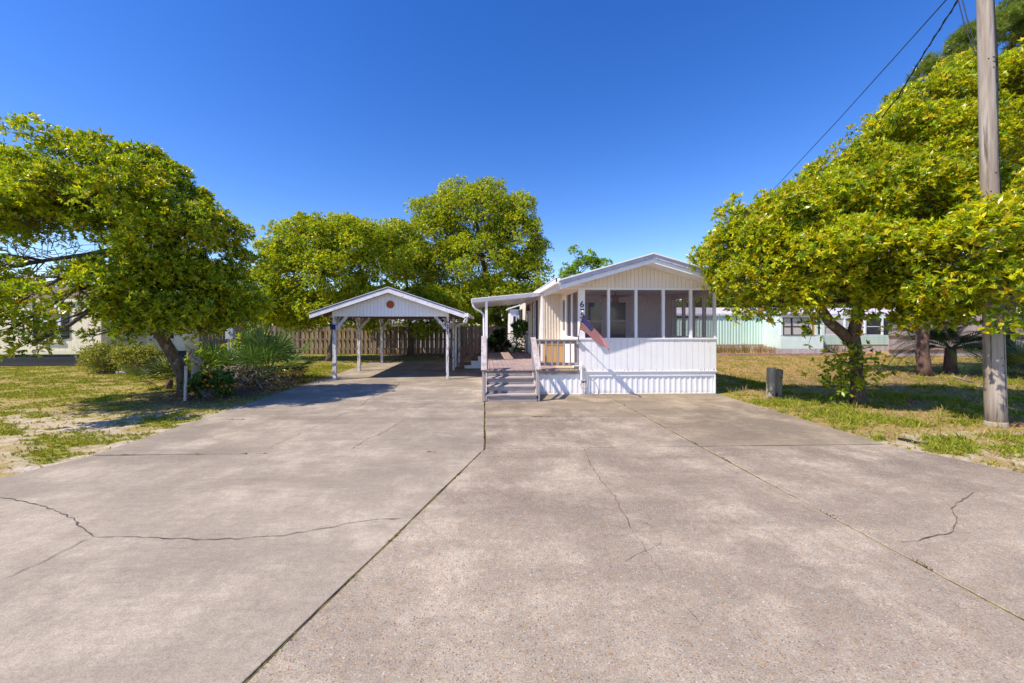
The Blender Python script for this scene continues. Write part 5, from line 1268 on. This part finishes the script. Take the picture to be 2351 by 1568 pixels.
br2.tube([q+Vector((-.3,0,.25)), q+Vector((.1,.02,.12)), q+Vector((.5,.05,.0))], [.02,.025,.03], 7); br2.tube([q+Vector((.1,.02,.12)), q+Vector((.22,0,.28))], [.015,.008], 6); br2.tube([q+Vector((-.1,.02,.18)), q+Vector((-.15,.1,.32))], [.012,.006], 6)
tag(br2.build('fallen_branch', 'dead_twig', org=q, smooth=True), 'bare fallen branch lying under the sago palm', 'branch')

# ------------------------------------------------------------------ lawns: weeds and grass, uncountable
def lawn(name, n, xr, yr, seed, hgt, wdt, cols, wts, k=5, tall=0.0):
    rng = np.random.default_rng(seed)
    u = rng.random(n*6); y = yr[0] + (yr[1]-yr[0])*u**1.5; x = rng.uniform(xr[0], xr[1], n*6)
    s_, g_, b_, f_ = cover(x, y); e = on_slab(x, y)
    p = np.where(e > .03, 0, .12 + g_*.9)*(1-.85*s_)*(1-.75*b_)
    house = ((x > 1.2) & (x < 7.0) & (y > 10.5)) | ((x < -15.2) & (y > 18.9))
    ok = (rng.random(n*6) < p) & ~house; x = x[ok][:n]; y = y[ok][:n]; g_ = g_[ok][:n]; m_ = len(x)
    pos = np.stack([x, y, gheight(x, y)-.004], 1)
    axes = unit(np.array((0,0,1.0)) + rng.normal(size=(m_,3))*.25)
    b0, d, nr, L, W = rosettes(rng, pos, axes, k, hgt, wdt, (.25,1.25))
    if tall: L = L*np.repeat(np.where(rng.random(m_) < tall, 2.6, 1), k); W = np.minimum(W, hgt*wdt)
    pal = palette(rng, m_, cols, wts); dry = np.array((.45,.33,.13))*rng.uniform(.7,1.2,(m_,1))
    isdry = rng.random(m_) > np.clip(.30+g_*.8, 0, 1); pal = np.where(isdry[:,None], dry, pal)
    col = np.repeat(pal, k, 0)*rng.normal(1,.15,(m_*k,1))
    me = leaves_mesh(name, b0, d, nr, L, W, np.clip(col,.004,1), 'grass', .05)
    return link(name, me)
WG = [(.32,.33,.035),(.23,.29,.03),(.38,.34,.05)]
tag(lawn('lawn_weeds', 52000, (-24,-5.85), (4.3,19), 1, .048, .30, WG, (3,2,2)), 'low green weeds and grass covering the sandy left lawn', 'grass', kind='stuff')
tag(lawn('lawn_grass', 70000, (6.6,28), (2.4,24), 2, .075, .17, WG, (3,3,1), tall=.10), 'thin green and straw grass covering the right lawn', 'grass', kind='stuff')
tag(lawn('back_grass', 9000, (-15,-.2), (13.5,25.8), 3, .06, .28, WG, (3,2,2)), 'short grass on the lawn around and behind the carport', 'grass', kind='stuff')
# taller reddish weeds along the mint home
rng = np.random.default_rng(8); n = 900; x = rng.uniform(9, 24, n); pos = np.stack([x, 24.6+rng.uniform(-.1,2.4,n), np.full(n,-.02)], 1)
b0, d, nr, L, W = rosettes(rng, pos, unit(np.array((0,0,1.0))+rng.normal(size=(n,3))*.12), 5, .62, .03, (.05,.45))
colr = np.repeat(palette(rng, n, [(.27,.15,.06),(.30,.22,.08),(.15,.17,.03),(.22,.11,.06)], (3,3,2,2)), 5, 0)
tag(link('dry_weeds', leaves_mesh('dry_weeds', b0, d, nr, L, W, colr, 'grass', .03)), 'tall dry reddish weeds along the mint mobile home', 'weeds', kind='stuff')
# leaf litter
rng = np.random.default_rng(9); n = 5200
x = np.concatenate([rng.normal(-7.6,1.0,2400), rng.uniform(7,24,1600), rng.uniform(-5,-.5,1200)]); y = np.concatenate([rng.normal(11.6,1.3,2400), rng.uniform(7,16,1600), rng.uniform(20.9,25.6,1200)])
ok = on_slab(x, y) < -.0; ok |= (rng.random(n) < .05); x, y = x[ok], y[ok]; n = len(x)
z = np.where(on_slab(x, y) > 0, .006, gheight(x, y)+.008)
d = unit(np.stack([rng.normal(size=n), rng.normal(size=n), rng.normal(size=n)*.12], 1))
colr = palette(rng, n, [(.30,.17,.09),(.20,.12,.07),(.38,.28,.18),(.30,.24,.07)], (3,3,2,1))
tag(link('leaf_litter', leaves_mesh('leaf_litter', np.stack([x,y,z],1), d, np.tile((0,0,1.),(n,1))+rng.normal(size=(n,3))*.15, rng.uniform(.05,.10,n), rng.uniform(.02,.04,n), colr, 'litter_leaf', .08)), 'dry brown fallen leaves scattered over bed and lawn', 'leaves', kind='stuff')
# weeds in the joints of the drive
rng = np.random.default_rng(10); segs = [((-.02,6.1),(-2.4,-1.2),70),((3.45,6.17),(3.62,1.2),34),((3.35,10.8),(3.45,6.17),18),((0,10.4),(0,6.17),40),((-5.6,6.05),(-.1,6.02),26),((0,8.25),(6.3,8.33),22),((-.3,8.2),(-5.5,8.25),10)]
pp_ = []
for a, b_, n in segs:
    cl = rng.random(max(3, n//5)); q = np.clip(cl[rng.integers(0, len(cl), n*3)] + rng.normal(0,.009,n*3), 0, 1)
    pp_.append(np.stack([a[0]+(b_[0]-a[0])*q+rng.normal(0,.006,n*3), a[1]+(b_[1]-a[1])*q+rng.normal(0,.006,n*3), np.full(n*3,-.02)], 1))
pos = np.concatenate(pp_); n = len(pos)
b0, d, nr, L, W = rosettes(rng, pos, unit(np.array((0,0,1.0))+rng.normal(size=(n,3))*.3), 5, .040, .20, (.3,1.3))
colr = np.repeat(palette(rng, n, [(.15,.13,.03),(.09,.11,.02),(.20,.13,.04)], (3,2,2)), 5, 0)
tag(link('joint_weeds', leaves_mesh('joint_weeds', b0, d, nr, L, W, colr, 'grass', .03)), 'tiny weeds and moss growing in the concrete joints', 'weeds', kind='stuff')
